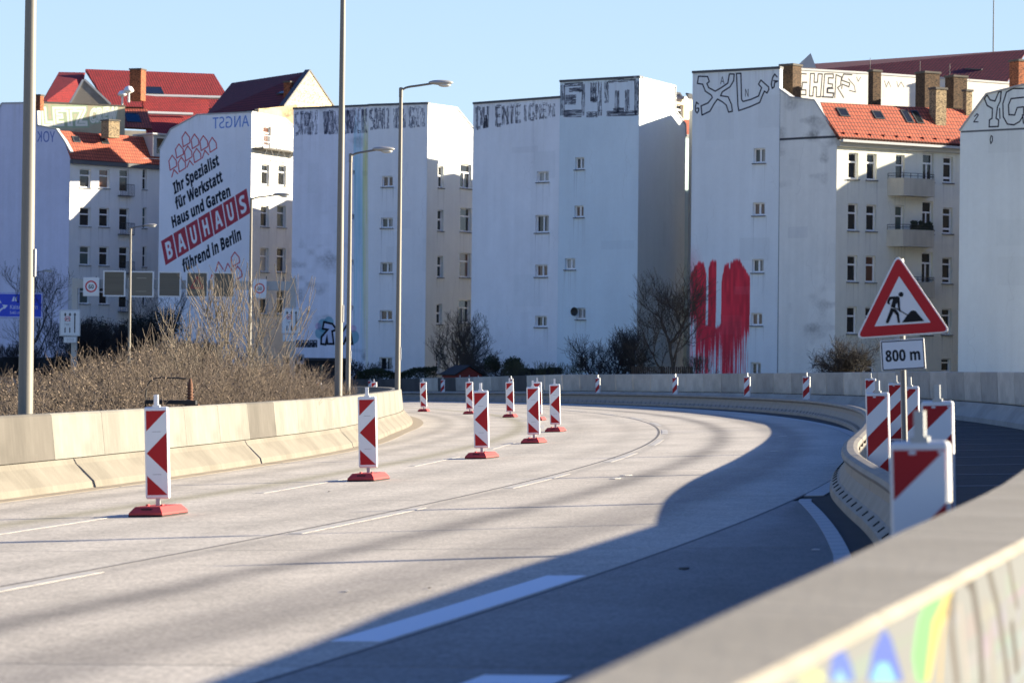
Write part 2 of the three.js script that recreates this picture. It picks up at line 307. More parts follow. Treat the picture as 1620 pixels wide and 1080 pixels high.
// ---------------------------------------------------------------- low steel guard wall on the gore
const rGuard = lerpT([[-400, 291], [-100, 290.9], [-80, 290.25], [-66, 289.8], [-58, 289.62], [-47, 289.6], [-40.5, 289.8], [-35, 290.36], [-27, 291.65], [-16, 292.95], [-8, 293.6]]);
const smoothGuard = z => { let s = 0; for (let i = -3; i <= 3; i++) s += rGuard(z + i * 1.2); return s / 7; };
{
  const g = thing('guard_wall', 'low beige steel guard wall with rounded top bead winding round the gore', 'barrier');
  const seg = 4 / 288;
  for (let k = 0; k < 70; k++) {
    const a = phi(-9) - k * seg, c = a - seg + .02 / 288; if (a < -.95) break;
    const prof = z => { const r = smoothGuard(z) - .09; return [[r - .27, -.03], [r - .25, .07], [r - .14, .15], [r - .07, .29], [r - .055, .39], [r - .10, .412], [r - .118, .455], [r - .10, .50], [r - .045, .525], [r + .045, .525], [r + .10, .50], [r + .118, .455], [r + .10, .412], [r + .055, .39], [r + .07, .29], [r + .14, .15], [r + .25, .07], [r + .27, -.03]]; };
    const s = part('segment', sweep(prof, a, c, 6), M.zinc, g);
    const zm = CZ + 288 * Math.sin(a);
    if (zm > -165) for (let i = 0; i < 4; i++) {
      const p = a - (i + .5) * seg / 4, z = CZ + 288 * Math.sin(p), r = smoothGuard(z) - .09, [x, zz] = onArc(r - .195, p);
      const m = part('drain_slot', new THREE.BoxGeometry(.025, .075, .028), M.slot, g); m.position.set(x, yRoad(x) + .11, zz); m.rotation.set(0, -p, -.9, 'YXZ');
    }
    for (const i of [1, 3]) { const p = a - i * seg / 4, z = CZ + 288 * Math.sin(p), [x, zz] = onArc(smoothGuard(z) - .09 + .075, p); const m = part('bracket_gap', new THREE.BoxGeometry(.04, .07, .22), M.slot, g); m.position.set(x, yRoad(x) + .385, zz); m.rotation.y = -p; }
  }
}

// ---------------------------------------------------------------- delineator panels (warning beacons)
const chevronTex = canvasTex(256, 1024, (g, w, h) => {
  g.fillStyle = '#dfe2e4'; g.fillRect(0, 0, w, h); g.fillStyle = '#a80c14';
  const tri = (...p) => { g.beginPath(); p.forEach(([x, y], i) => i ? g.lineTo(x * w, y * h) : g.moveTo(x * w, y * h)); g.fill(); };
  tri([.02, .004], [.98, .004], [.02, .245]); tri([.985, .262], [.985, .742], [.02, .505]); tri([.02, .768], [.98, .996], [.02, .996]);
  g.fillStyle = 'rgba(60,62,70,.75)'; for (const y of [.247, .75]) for (let i = 0; i < 12; i++) g.fillRect(w * (.3 + i * .034), h * y + (i % 3), 6, 6);
});
const stripeTex = canvasTex(256, 1024, (g, w, h) => {
  g.fillStyle = '#d9dde0'; g.fillRect(0, 0, w, h); g.fillStyle = '#a50c14';
  for (let k = -1; k < 3; k++) { const y = k * 2 * h / 4 ; g.beginPath(); g.moveTo(0, y + h * .24); g.lineTo(w, y); g.lineTo(w, y - h * .25); g.lineTo(0, y); g.fill(); }
  for (let k = 0; k < 1; k++) { g.fillStyle = '#c9cdd0'; g.fillRect(w * .86, h * .004, w * .1, 14); g.fillRect(w * .3, h * .004, w * .14, 18); }
});
const M_chev = std('#ffffff', .7, { map: chevronTex }), M_stripe = std('#ffffff', .7, { map: stripeTex }), M_housing = std(COL(.76, .77, .78), .4), M_housing2 = std(COL(.66, .665, .66), .45);
function sheetGeo() { const g = new THREE.BoxGeometry(.25, 1.0, .004); const uv = g.attributes.uv; return g; }
function footGeo() {
  const l0 = .42, d0 = .82, ring = (w, d, y) => [[-w / 2, y, d / 2], [w / 2, y, d / 2], [w / 2, y, -d / 2], [-w / 2, y, -d / 2]];
  const rs = [ring(.42, .80, .012), ring(.42, .80, .045), ring(.31, .66, .115)], pos = [];
  for (let k = 0; k < 2; k++) for (let i = 0; i < 4; i++) { const a = rs[k][i], b = rs[k][(i + 1) % 4], c = rs[k + 1][(i + 1) % 4], d = rs[k + 1][i]; pos.push(...a, ...b, ...c, ...a, ...c, ...d); }
  const t = rs[2]; pos.push(...t[0], ...t[1], ...t[2], ...t[0], ...t[2], ...t[3]); const u = rs[0]; pos.push(...u[0], ...u[2], ...u[1], ...u[0], ...u[3], ...u[2]);
  const g = new THREE.BufferGeometry(); g.setAttribute('position', new THREE.Float32BufferAttribute(pos, 3)); g.setAttribute('uv', new THREE.Float32BufferAttribute(new Float32Array(pos.length / 3 * 2), 2)); g.computeVertexNormals(); return g;
}
function beacon(name, label, kind) {
  const o = thing(name, label, 'warning beacon');
  const f = part('foot', footGeo(), M.rubber, o); if (kind === 'chevron') f.rotation.y = -.24;
  part('foot_edge', box(.425, .022, .805, 0, .011, 0), M.rubberDark, f);
  part('grip_slot', box(.13, .03, .012, 0, .078, .363).rotateX(0), M.rubberDark, f);
  for (const s of [-1, 1]) part('nub', box(.03, .022, .05, s * .09, .122, .1), M.rubber, f);
  part('stud', box(.05, .10, .05, 0, .155, 0), M.galv, o);
  const p = part('housing', new RoundedBoxGeometry(.29, 1.085, .072, 3, .03).translate(0, .735, 0), kind === 'chevron' ? M_housing : M_housing2, o);
  part('sheet', sheetGeo().translate(0, .735, .0365), kind === 'chevron' ? M_chev : M_stripe, p);
  part('lamp_socket', merge([box(.05, .15, .05, 0, 1.345, 0), box(.085, .03, .06, 0, 1.282, 0)]), kind === 'chevron' ? M_housing : M.galv, o);
  return o;
}
const protoChev = beacon('chevron_beacon', 'chevron warning beacon, nearest and largest one, standing on the left lane line', 'chevron');
const place = (o, px, d, yaw, lean = .032) => { const [x, y, z] = groundAt(px, d); o.position.set(x, y + .004, z); o.rotation.set(0, yaw, lean, 'ZYX'); };
protoChev.userData.group = 'chevron beacons closing the left lane';
{
  const G = [[253, 35.2, -.03], [585, 45.6, -.02, 'second chevron warning beacon from the front, in front of the beige barrier'], [764, 56.4, -.06, 'third chevron warning beacon from the front, alone on the lane past the barrier end'],
    [846, 67.7, -.0, 'fourth chevron warning beacon from the front, partly covering a beacon behind it'], [880, 80.2, .02, 'chevron warning beacon standing furthest right of the row in the lane'],
    [852, 99.7, .05, 'chevron warning beacon mostly hidden behind two nearer beacons at the row bend'], [808, 108, .06, 'chevron warning beacon left of the row bend with its whole red foot showing'],
    [744, 118.5, .1, 'chevron warning beacon peeking out behind the third beacon in the row'], [671, 129.5, .12, 'last fully visible chevron warning beacon, close to the end of the beige barrier'],
    [593, 149, 0, 'chevron warning beacon showing only its head above the barrier between two lamp posts'], [505.5, 167, .05, 'chevron warning beacon head above the barrier left of the tall lamp posts'],
    [421, 178, .1, 'small chevron warning beacon head behind the bare sapling trunks'], [346, 190, .1, 'tiny chevron warning beacon head seen through thin saplings'], [269, 202, .12, 'faint chevron warning beacon head in the brown scrub beside the black hose']];
  G.forEach(([px, d, yaw, label], i) => place(i ? copy(protoChev, label) : protoChev, px, d, yaw));
  const protoS = beacon('striped_beacon', 'nearest striped warning beacon, cut off by the parapet in front', 'stripe'); protoS.userData.group = 'striped beacons on the gore';
  const S = [[1470, 14.2, -.3], [1491, 26.6, -.26, 'striped warning beacon right behind the nearest one, beside the ramp'], [1394, 36.3, -.3, 'striped warning beacon standing left of the roadworks sign post'],
    [1444, 46, -.3, 'striped warning beacon directly right of the sign post'], [1421, 56, -.28, 'striped warning beacon half hidden behind the sign post'], [1380, 78, -.3, 'striped warning beacon behind the one left of the sign post'],
    [1277, 107, -.5, 'striped warning beacon behind the guard wall below the beige gable'], [1183, 120.5, -.6, 'striped warning beacon behind the guard wall below the red paint'], [1069, 136.5, -.65, 'striped warning beacon behind the guard wall below the tall bare tree'],
    [946.5, 152.5, -.7, 'striped warning beacon behind the guard wall below the spreading fruit tree'], [809, 170, -.6, 'striped warning beacon behind the guard wall above a chevron beacon'], [701, 183, -.6, 'striped warning beacon standing before a dark wall panel left of the shed'],
    [586, 199, -.5, 'striped warning beacon seen just left of a chevron head between lamp posts'], [466, 216, -.5, 'faded striped warning beacon beside the gantry leg behind twigs']];
  S.forEach(([px, d, yaw, label], i) => { const o = i ? copy(protoS, label) : protoS; place(o, px, d, yaw, i > 5 ? .01 : .03); if (!i) o.position.y -= .04; });
}

// ---------------------------------------------------------------- buildings: walls stand on plan lines, openings are cut through them
class Plane {
  constructor(a, b) {
    this.A = at(a[0], horizonY(a[0]), a[1]); const B = at(b[0], horizonY(b[0]), b[1]);
    this.len = Math.hypot(B.x - this.A.x, B.z - this.A.z); this.u = V((B.x - this.A.x) / this.len, 0, (B.z - this.A.z) / this.len); this.n = V(-this.u.z, 0, this.u.x);
    this.A.y = 0; this.turn = Math.atan2(-this.u.z, this.u.x);
  }
  hit(px, py) { const r = ray(px, py), o = V(0, EYE, 0), t = this.A.clone().sub(o).dot(this.n) / r.dot(this.n); const q = o.addScaledVector(r, t); return [q.clone().sub(this.A).dot(this.u), q.y]; }
  pt(u, y, n = 0) { return this.A.clone().addScaledVector(this.u, u).addScaledVector(this.n, n).add(V(0, y, 0)); }
  put(mesh, group) { mesh.position.copy(this.A).sub(group.position); mesh.rotation.y = this.turn; return mesh; }
  rect([x0, y0, x1, y1]) { const xm = (x0 + x1) / 2, ym = (y0 + y1) / 2; return [this.hit(x0, ym)[0], this.hit(xm, y1)[1], this.hit(x1, ym)[0], this.hit(xm, y0)[1]]; }
}
const BASE = -2.5;
function plaster(W, H, size, [r, g, b], seed, o = {}) {       // canvas in wall metres, stains and grain of its own
  const k = size / Math.max(W, H), w = Math.max(64, Math.round(W * k)), h = Math.max(64, Math.round(H * k));
  const c = document.createElement('canvas'); c.width = w; c.height = h; const x = c.getContext('2d'), id = x.createImageData(w, h), d = id.data, dirt = (o.dirt ?? 1) * .55;
  for (let j = 0; j < h; j++) for (let i = 0; i < w; i++) {
    const X = i / k, Y = j / k, n1 = noise(X * .35, Y * .28, seed), n2 = noise(X * 1.7, Y * 1.1, seed + 1), st = noise(X * 2.6, Y * .12, seed + 2), f = hash(i, j, seed), st2 = noise(X * 7, Y * .25, seed + 5), n3 = noise(X * 5, Y * 4, seed + 6);
    let v = 1 + dirt * ((n1 - .5) * .085 + (n2 - .5) * .04 + (st - .5) * .06 + (st2 - .5) * .035 + (n3 - .5) * .03) + (f - .5) * .035;
    if (o.spots) { const q = noise(X * 1.1, Y * 1.9, seed + 9) * noise(X * .3, Y * .4, seed + 11); if (q > .42) v -= (q - .42) * .45 * o.spots * (.5 + noise(X * 9, Y * 9, seed + 12)); }
    const drip = Math.max(0, 1 - (Y) / 5) * Math.max(0, st2 - .55) * .22 * dirt; v -= drip;
    const low = Math.max(0, (Y - H + 4) / 4) * .06 * dirt; v -= low;
    const q = (j * w + i) * 4; d[q] = clamp255(r * v); d[q + 1] = clamp255(g * v); d[q + 2] = clamp255(b * v * (1 - drip * .3)); d[q + 3] = 255;
  }
  x.putImageData(id, 0, 0); return { c, g: x, k };
}
function wall(b, pl, top, o) {                                  // top: outline in photograph pixels from left to right
  const uv = top.map(([x, y]) => pl.hit(x, y)), u0 = o.u0 ?? uv[0][0], u1 = o.u1 ?? uv[uv.length - 1][0]; uv[0][0] = u0; uv[uv.length - 1][0] = u1;
  const y0 = o.y0 ?? BASE, yt = Math.max(...uv.map(p => p[1])), H = yt - y0, W = u1 - u0;
  const s = new THREE.Shape(); s.moveTo(u0, y0); s.lineTo(u1, y0); for (let i = uv.length - 1; i >= 0; i--) s.lineTo(uv[i][0], uv[i][1]); s.closePath();
  const th = o.thick ?? .38, rects = (o.windows || []).map(w => [...pl.rect(w), w[4]]);
  for (const [a, c, e, f] of rects) { const h = new THREE.Path(); h.moveTo(a, c); h.lineTo(a, f); h.lineTo(e, f); h.lineTo(e, c); h.closePath(); s.holes.push(h); }
  const g = new THREE.ExtrudeGeometry(s, { depth: th, bevelEnabled: false }).translate(0, 0, -th), t = g.attributes.uv, p = g.attributes.position;
  for (let i = 0; i < t.count; i++) t.setXY(i, (p.getX(i) - u0) / W, (p.getY(i) - y0) / H);
  if (o.next) { const dx = th * o.next.u.dot(pl.u) / -o.next.u.dot(pl.n); for (let i = 0; i < p.count; i++) if (p.getX(i) > u1 - 1e-4) p.setX(i, u1 - .02 + (p.getZ(i) < -.01 ? Math.min(0, dx) : 0)); }
  if (o.mitre) for (let i = 0; i < p.count; i++) if (p.getX(i) < u0 + 1e-4 && p.getZ(i) < -.01) p.setX(i, u0 + .5);
  const P = plaster(W, H, o.size ?? 900, o.color, o.seed, o);
  if (o.draw) o.draw(P.g, (px, py) => { const [u, y] = pl.hit(px, py); return [(u - u0) * P.k, (yt - y) * P.k]; }, P);
  { const R = rng(o.seed + 900), g2 = P.g, w = P.c.width, h = P.c.height;
    for (let i = 0; i < 7; i++) { const pw = (.6 + R() * 2.6) * P.k, ph = (.4 + R() * 2.2) * P.k; g2.fillStyle = R() < .5 ? `rgba(255,255,255,${.03 + R() * .05})` : `rgba(60,64,72,${.02 + R() * .035})`; g2.fillRect(R() * w, R() * h, pw, ph); }
    for (const [a, c, e] of rects) for (let i = 0; i < 9; i++) { const x = (a - u0 + (i < 3 ? -.04 : i < 6 ? e - a + .04 : R() * (e - a)) + (R() - .5) * .14) * P.k, y = (yt - c) * P.k, l = (.5 + R() * 2.4) * P.k, gr = g2.createLinearGradient(0, y, 0, y + l); gr.addColorStop(0, `rgba(58,60,62,${.05 + R() * .06})`); gr.addColorStop(1, 'rgba(58,60,62,0)'); g2.fillStyle = gr; g2.fillRect(x, y, 1 + R() * .07 * P.k, l); }
    if (o.coping !== null) for (let i = 0; i < 26; i++) { const x = R() * w, l = (.6 + R() * R() * 5) * P.k, gr = g2.createLinearGradient(0, 0, 0, l); gr.addColorStop(0, `rgba(58,60,64,${.02 + R() * .05})`); gr.addColorStop(1, 'rgba(58,60,64,0)'); g2.fillStyle = gr; g2.fillRect(x, 0, 1 + R() * .22 * P.k, l); }
    g2.strokeStyle = 'rgba(70,72,76,.14)'; g2.lineWidth = 1; for (let i = 0; i < 4; i++) { let x = R() * w, y = h * (.1 + R() * .6); g2.beginPath(); g2.moveTo(x, y); for (let j = 0; j < 14; j++) { x += (R() - .5) * .5 * P.k; y += R() * .45 * P.k; g2.lineTo(x, y); } g2.stroke(); }
  }
  const tx = new THREE.CanvasTexture(P.c); tx.colorSpace = THREE.SRGBColorSpace; tx.anisotropy = 8;
  const m = pl.put(part('wall', g, std('#ffffff', .93, { map: tx, bumpMap: rep(grainBump, W * .8, H * .8), bumpScale: .004 }), b, o.label), b);
  if (o.coping !== null) for (let i = 0; i < uv.length - 1; i++) {
    const [a, c] = uv[i], [e, f] = uv[i + 1], L = Math.hypot(e - a, f - c); if (L < .6) continue;
    const cap = new THREE.BoxGeometry(L + .06, o.copeH ?? .16, th + .14).translate(0, (o.copeH ?? .16) / 2 + .003, 0).rotateZ(Math.atan2(f - c, e - a)).translate((a + e) / 2, (c + f) / 2, -th / 2);
    pl.put(part('coping', cap, o.coping || M.coping, b), b);
  }
  const R = rng(o.seed * 7 + 1);
  for (const r of rects) windowPart(b, pl, r, R);
  return { uv, yt, u0, u1 };
}
function windowPart(b, pl, [x0, y0, x1, y1, kind], R) {
  const w = x1 - x0, h = y1 - y0, z = -.24, fw = Math.min(.085, w * .12), bars = [];
  const bar = (cx, cy, bw, bh) => bars.push(box(bw, bh, .08, cx, cy, z));
  const cx = (x0 + x1) / 2, cy = (y0 + y1) / 2;
  bar(x0 + fw / 2, cy, fw, h); bar(x1 - fw / 2, cy, fw, h); bar(cx, y1 - fw / 2, w - 2 * fw, fw); bar(cx, y0 + fw * .7, w - 2 * fw, fw * 1.4);
  if (kind === 'tall' || kind === 'tallpair') { bar(cx, y0 + h * .66, w - 2 * fw, fw * 1.3); }
  if (kind === 'tallpair') bar(cx, y0 + h * .33, fw * 1.1, h * .6);
  if (kind === 'case') bar(x0 + w * .52, cy, fw * 1.5, h - 2 * fw);
  if (kind === 'narrow') bar(cx, y0 + h * .55, w - 2 * fw, fw * 1.6);
  if (kind === 'door') { bar(cx, y0 + h * .72, w - 2 * fw, fw * 1.2); bar(cx, y0 + h * .1, w - 2 * fw, h * .16); }
  if (kind === 'tri') { bar(cx, y0 + h * .74, w - 2 * fw, fw * 1.2); bar(cx, y0 + h * .2, w - 2 * fw, fw * 1.6); }
  const f = pl.put(part('window', merge(bars), M.frame, b), b);
  const q = R(), mat = kind === 'case' ? (q < .62 ? M.glass : q < .8 ? M.glassCurtain : M.glassWarm) : q < .84 ? M.glass : q < .94 ? M.glassGreen : q < .97 ? M.glassCurtain : M.glassWarm;
  part('pane', box(w - .02, h - .02, .02, cx, cy, z - .03), mat, f);
  if (kind === 'case' && q < .6) part('curtain', box(w * .2, h * .8, .01, x0 + w * .78, cy, z - .014), std(COL(.42, .40, .36), .9), f);
  if (kind !== 'hatch') part('sill', box(w + .16, .06, .42, cx, y0 - .032, -.1), M.coping, f);
}
function block(b, pts, y0, tops, mat, name = 'rear_wall') {     // closed prism behind the seen walls; pts in plan (x, z), tops one height per corner
  const n = pts.length, pos = [], uv = [];
  const tri = (a, c, d) => { for (const v of [a, c, d]) { pos.push(...v); uv.push((v[0] + v[2]) * .3, v[1] * .3); } };
  for (let i = 0; i < n; i++) { const j = (i + 1) % n, a = [pts[i][0], y0, pts[i][1]], c = [pts[j][0], y0, pts[j][1]], d = [pts[j][0], tops[j], pts[j][1]], e = [pts[i][0], tops[i], pts[i][1]]; tri(a, c, d); tri(a, d, e); }
  for (let i = 1; i < n - 1; i++) { tri([pts[0][0], tops[0], pts[0][1]], [pts[i][0], tops[i], pts[i][1]], [pts[i + 1][0], tops[i + 1], pts[i + 1][1]]); }
  const g = new THREE.BufferGeometry(); g.setAttribute('position', new THREE.Float32BufferAttribute(pos, 3)); g.setAttribute('uv', new THREE.Float32BufferAttribute(uv, 2)); g.computeVertexNormals();
  const m = part(name, g, mat, b); m.position.copy(b.position).negate(); return m;
}
const xz = p => [p.x, p.z];
// a pitched roof slab between four world corners (eave left, eave right, ridge right, ridge left)
function roof(b, q, mat, t = .18, name = 'roof') {
  const [a, c, d, e] = q, X = c.clone().sub(a), up = e.clone().sub(a), n = X.clone().cross(up).normalize(); if (n.y < 0) n.negate();
  const L = X.length(), S = up.length(), top = q.map(p => p.clone()), bot = q.map(p => p.clone().addScaledVector(n, -t)), pos = [], uv = [];
  const U = X.clone().normalize(), Vv = n.clone().cross(U), st = p => { const w = p.clone().sub(a); return [w.dot(U), Math.abs(w.dot(Vv))]; };
  const quad = (p, r, s, w) => { for (const v of [p, r, s, p, s, w]) { pos.push(v.x, v.y, v.z); uv.push(...st(v)); } };
  quad(top[0], top[1], top[2], top[3]); quad(bot[3], bot[2], bot[1], bot[0]); for (let i = 0; i < 4; i++) { const j = (i + 1) % 4; quad(bot[i], bot[j], top[j], top[i]); }
  const g = new THREE.BufferGeometry(); g.setAttribute('position', new THREE.Float32BufferAttribute(pos, 3)); g.setAttribute('uv', new THREE.Float32BufferAttribute(uv, 2)); g.computeVertexNormals();
  const m = part(name, g, mat, b); m.position.copy(b.position).negate();
  return { at: (s, t2) => a.clone().lerp(c, s).lerp(e.clone().lerp(d, s), t2), n, U, Vv, m, b };
}
function skylight(rf, s, t, w, h) {
  const p = rf.at(s, t), mt = new THREE.Matrix4().makeBasis(rf.U, rf.Vv.clone().multiplyScalar(Math.sign(rf.Vv.y) || 1), rf.n); 
  const m = part('skylight', merge([box(w, .09, .1, 0, h / 2, .02), box(w, .09, .1, 0, -h / 2, .02), box(.09, h - .09, .1, w / 2 - .045, 0, .02), box(.09, h - .09, .1, -w / 2 + .045, 0, .02)]), M.darkSteel, rf.b);
  m.quaternion.setFromRotationMatrix(mt); m.position.copy(p).sub(rf.b.position); part('pane', box(w - .1, h - .1, .02, 0, 0, .04), M.glass, m);
}
function chimney(name, label, px, d, y0, y1, w, dep, mat, turn, parent) {      // y0,y1: photograph rows of top and foot
  const p = at(px, y1, d), h = at(px, y0, d).y - p.y, g = parent;
  const m = part(name, new THREE.BoxGeometry(w, h + .6, dep).translate(0, h / 2 - .3, 0), mat, g, label); m.position.copy(p).sub(g.position); m.rotation.y = turn;
  const uv = m.geometry.attributes.uv, ps = m.geometry.attributes.position; for (let i = 0; i < uv.count; i++) uv.setXY(i, uv.getX(i) * w * 1.2, uv.getY(i) * (h + .6) * 1.2);
  const c = part('chimney_cap', box(w + .14, .14, dep + .14, 0, h + .072, 0), M.concreteGrey, m); return m;
}
const backOf = (pl, u, dist, turnBy = 0) => { const p = pl.pt(u, 0), a = Math.atan2(-pl.n.z, -pl.n.x) + turnBy; return [p.x + Math.cos(a) * dist, p.z + Math.sin(a) * dist]; };
function wing(b, pl, list, width) {       // rear wing along the left flank of a gable: heights at distances behind it
  for (let i = 0; i < list.length - 1; i++) { const [t0, h0] = list[i], [t1, h1] = list[i + 1]; block(b, [backOf(pl, .08, t0), backOf(pl, width, t0), backOf(pl, width, t1), backOf(pl, .08, t1)], BASE, [h0, h0, h1, h1], M_back, 'rear_wing'); }
}
const plastM = (r, g, b) => std(COL(r, g, b), .95, { map: rep(concreteTex, .12, .12) });
const M_back = plastM(.58, .57, .54), M_roofing = M.flatRoof;
// painted marks
const line = (g, C, pts, w, col, close) => { g.strokeStyle = col; g.lineWidth = w; g.lineJoin = g.lineCap = 'round'; g.beginPath(); pts.forEach(([x, y], i) => { const [a, b] = C(x, y); i ? g.lineTo(a, b) : g.moveTo(a, b); }); if (close) g.closePath(); g.stroke(); };
function bristle(g, C, [x0, y0], [x1, y1], w, col, R, cover = .8) {    // a dry roller stroke, w in photograph pixels
  const [a, b] = C(x0, y0), [c, d] = C(x1, y1), [e] = C(x0 + w, y0), W = Math.max(2, Math.abs(e - a)), L = Math.hypot(c - a, d - b), nx = -(d - b) / L, ny = (c - a) / L;
  g.lineCap = 'butt';
  for (let i = -W / 2; i < W / 2; i += 1.1) { const k = R(); let t = R() * .06; while (t < 1) { const l = .05 + R() * .3, on = R() < cover * (.55 + .45 * k); if (on) { g.strokeStyle = col(.45 + R() * .5); g.lineWidth = 1.3; g.beginPath(); g.moveTo(a + (c - a) * t + nx * i, b + (d - b) * t + ny * i); const t2 = Math.min(1, t + l); g.lineTo(a + (c - a) * t2 + nx * i, b + (d - b) * t2 + ny * i); g.stroke(); } t += l; } }
}
const GLYPH = { S: '1,.05 0,.05|0,.05 0,.48|0,.48 1,.52|1,.52 1,.95|1,.95 0,.95', T: '0,.04 1,.04|.5,.04 .5,1', A: '0,1 0,.05|0,.05 1,.05|1,.05 1,1|0,.55 1,.55', D: '0,0 0,1|0,.04 .8,.1|1,.15 1,.85|.8,.92 0,.96', V: '0,0 .45,1|1,0 .55,1', O: '0,0 0,1|1,0 1,1|0,.04 1,.04|0,.96 1,.96', N: '0,0 0,1|0,0 1,1|1,0 1,1', U: '0,0 0,1|1,0 1,1|0,.96 1,.96', E: '0,0 0,1|0,.04 1,.04|0,.5 .8,.5|0,.96 1,.96', B: '0,0 0,1|0,.04 .9,.04|1,.1 1,.9|0,.5 .9,.5|0,.96 .9,.96', W: '0,0 .2,1|.2,1 .5,.4|.5,.4 .8,1|.8,1 1,0', I: '.5,0 .5,1', G: '1,.05 0,.05|0,.05 0,.95|0,.95 1,.95|1,.95 1,.55|1,.55 .6,.55' };
function blockText(g, C, str, x0, x1, topL, topR, botL, botR, w, col, R, fade) {
  const n = str.length, cw = (x1 - x0) / n;
  [...str].forEach((ch, i) => {
    if (!GLYPH[ch]) return; const a = x0 + i * cw, t = i / n, f = fade ? fade(t) : .8;
    for (const s of GLYPH[ch].split('|')) { const [[p, q], [r, u]] = s.split(' ').map(v => v.split(',').map(Number)); const Y = (x, y) => { const k = (x - x0) / (x1 - x0); const tp = topL + (topR - topL) * k, bt = botL + (botR - botL) * k; return tp + (bt - tp) * y; }; const X = v => a + cw * (.12 + v * .7); bristle(g, C, [X(p), Y(X(p), q)], [X(r), Y(X(r), u)], w, col, R, f); }
  });
}
// lettering laid along a line from A to B (photograph pixels), letters leaning along D
function lettering(g, C, str, A, B, D, font, col, o = {}) {
  const a = C(...A), b = C(...B), d = C(A[0] + D[0], A[1] + D[1]); g.save(); g.font = font; g.textBaseline = 'alphabetic';
  const w = g.measureText(str).width, capH = 72;
  g.setTransform((b[0] - a[0]) / w, (b[1] - a[1]) / w, (a[0] - d[0]) / capH, (a[1] - d[1]) / capH, a[0], a[1]);
  if (o.mirror) { g.translate(w, 0); g.scale(-1, 1); }
  if (o.stroke) { g.strokeStyle = col; g.lineWidth = o.stroke; g.strokeText(str, 0, 0); } else { g.fillStyle = col; g.fillText(str, 0, 0); if (o.bold) { g.strokeStyle = col; g.lineWidth = o.bold; g.strokeText(str, 0, 0); } }
  g.restore();
}
const ink = (r, g, b) => a => `rgba(${r},${g},${b},${a})`;
const crop = (ox, oy, s) => (x, y) => [ox + x / s, oy + y / s];

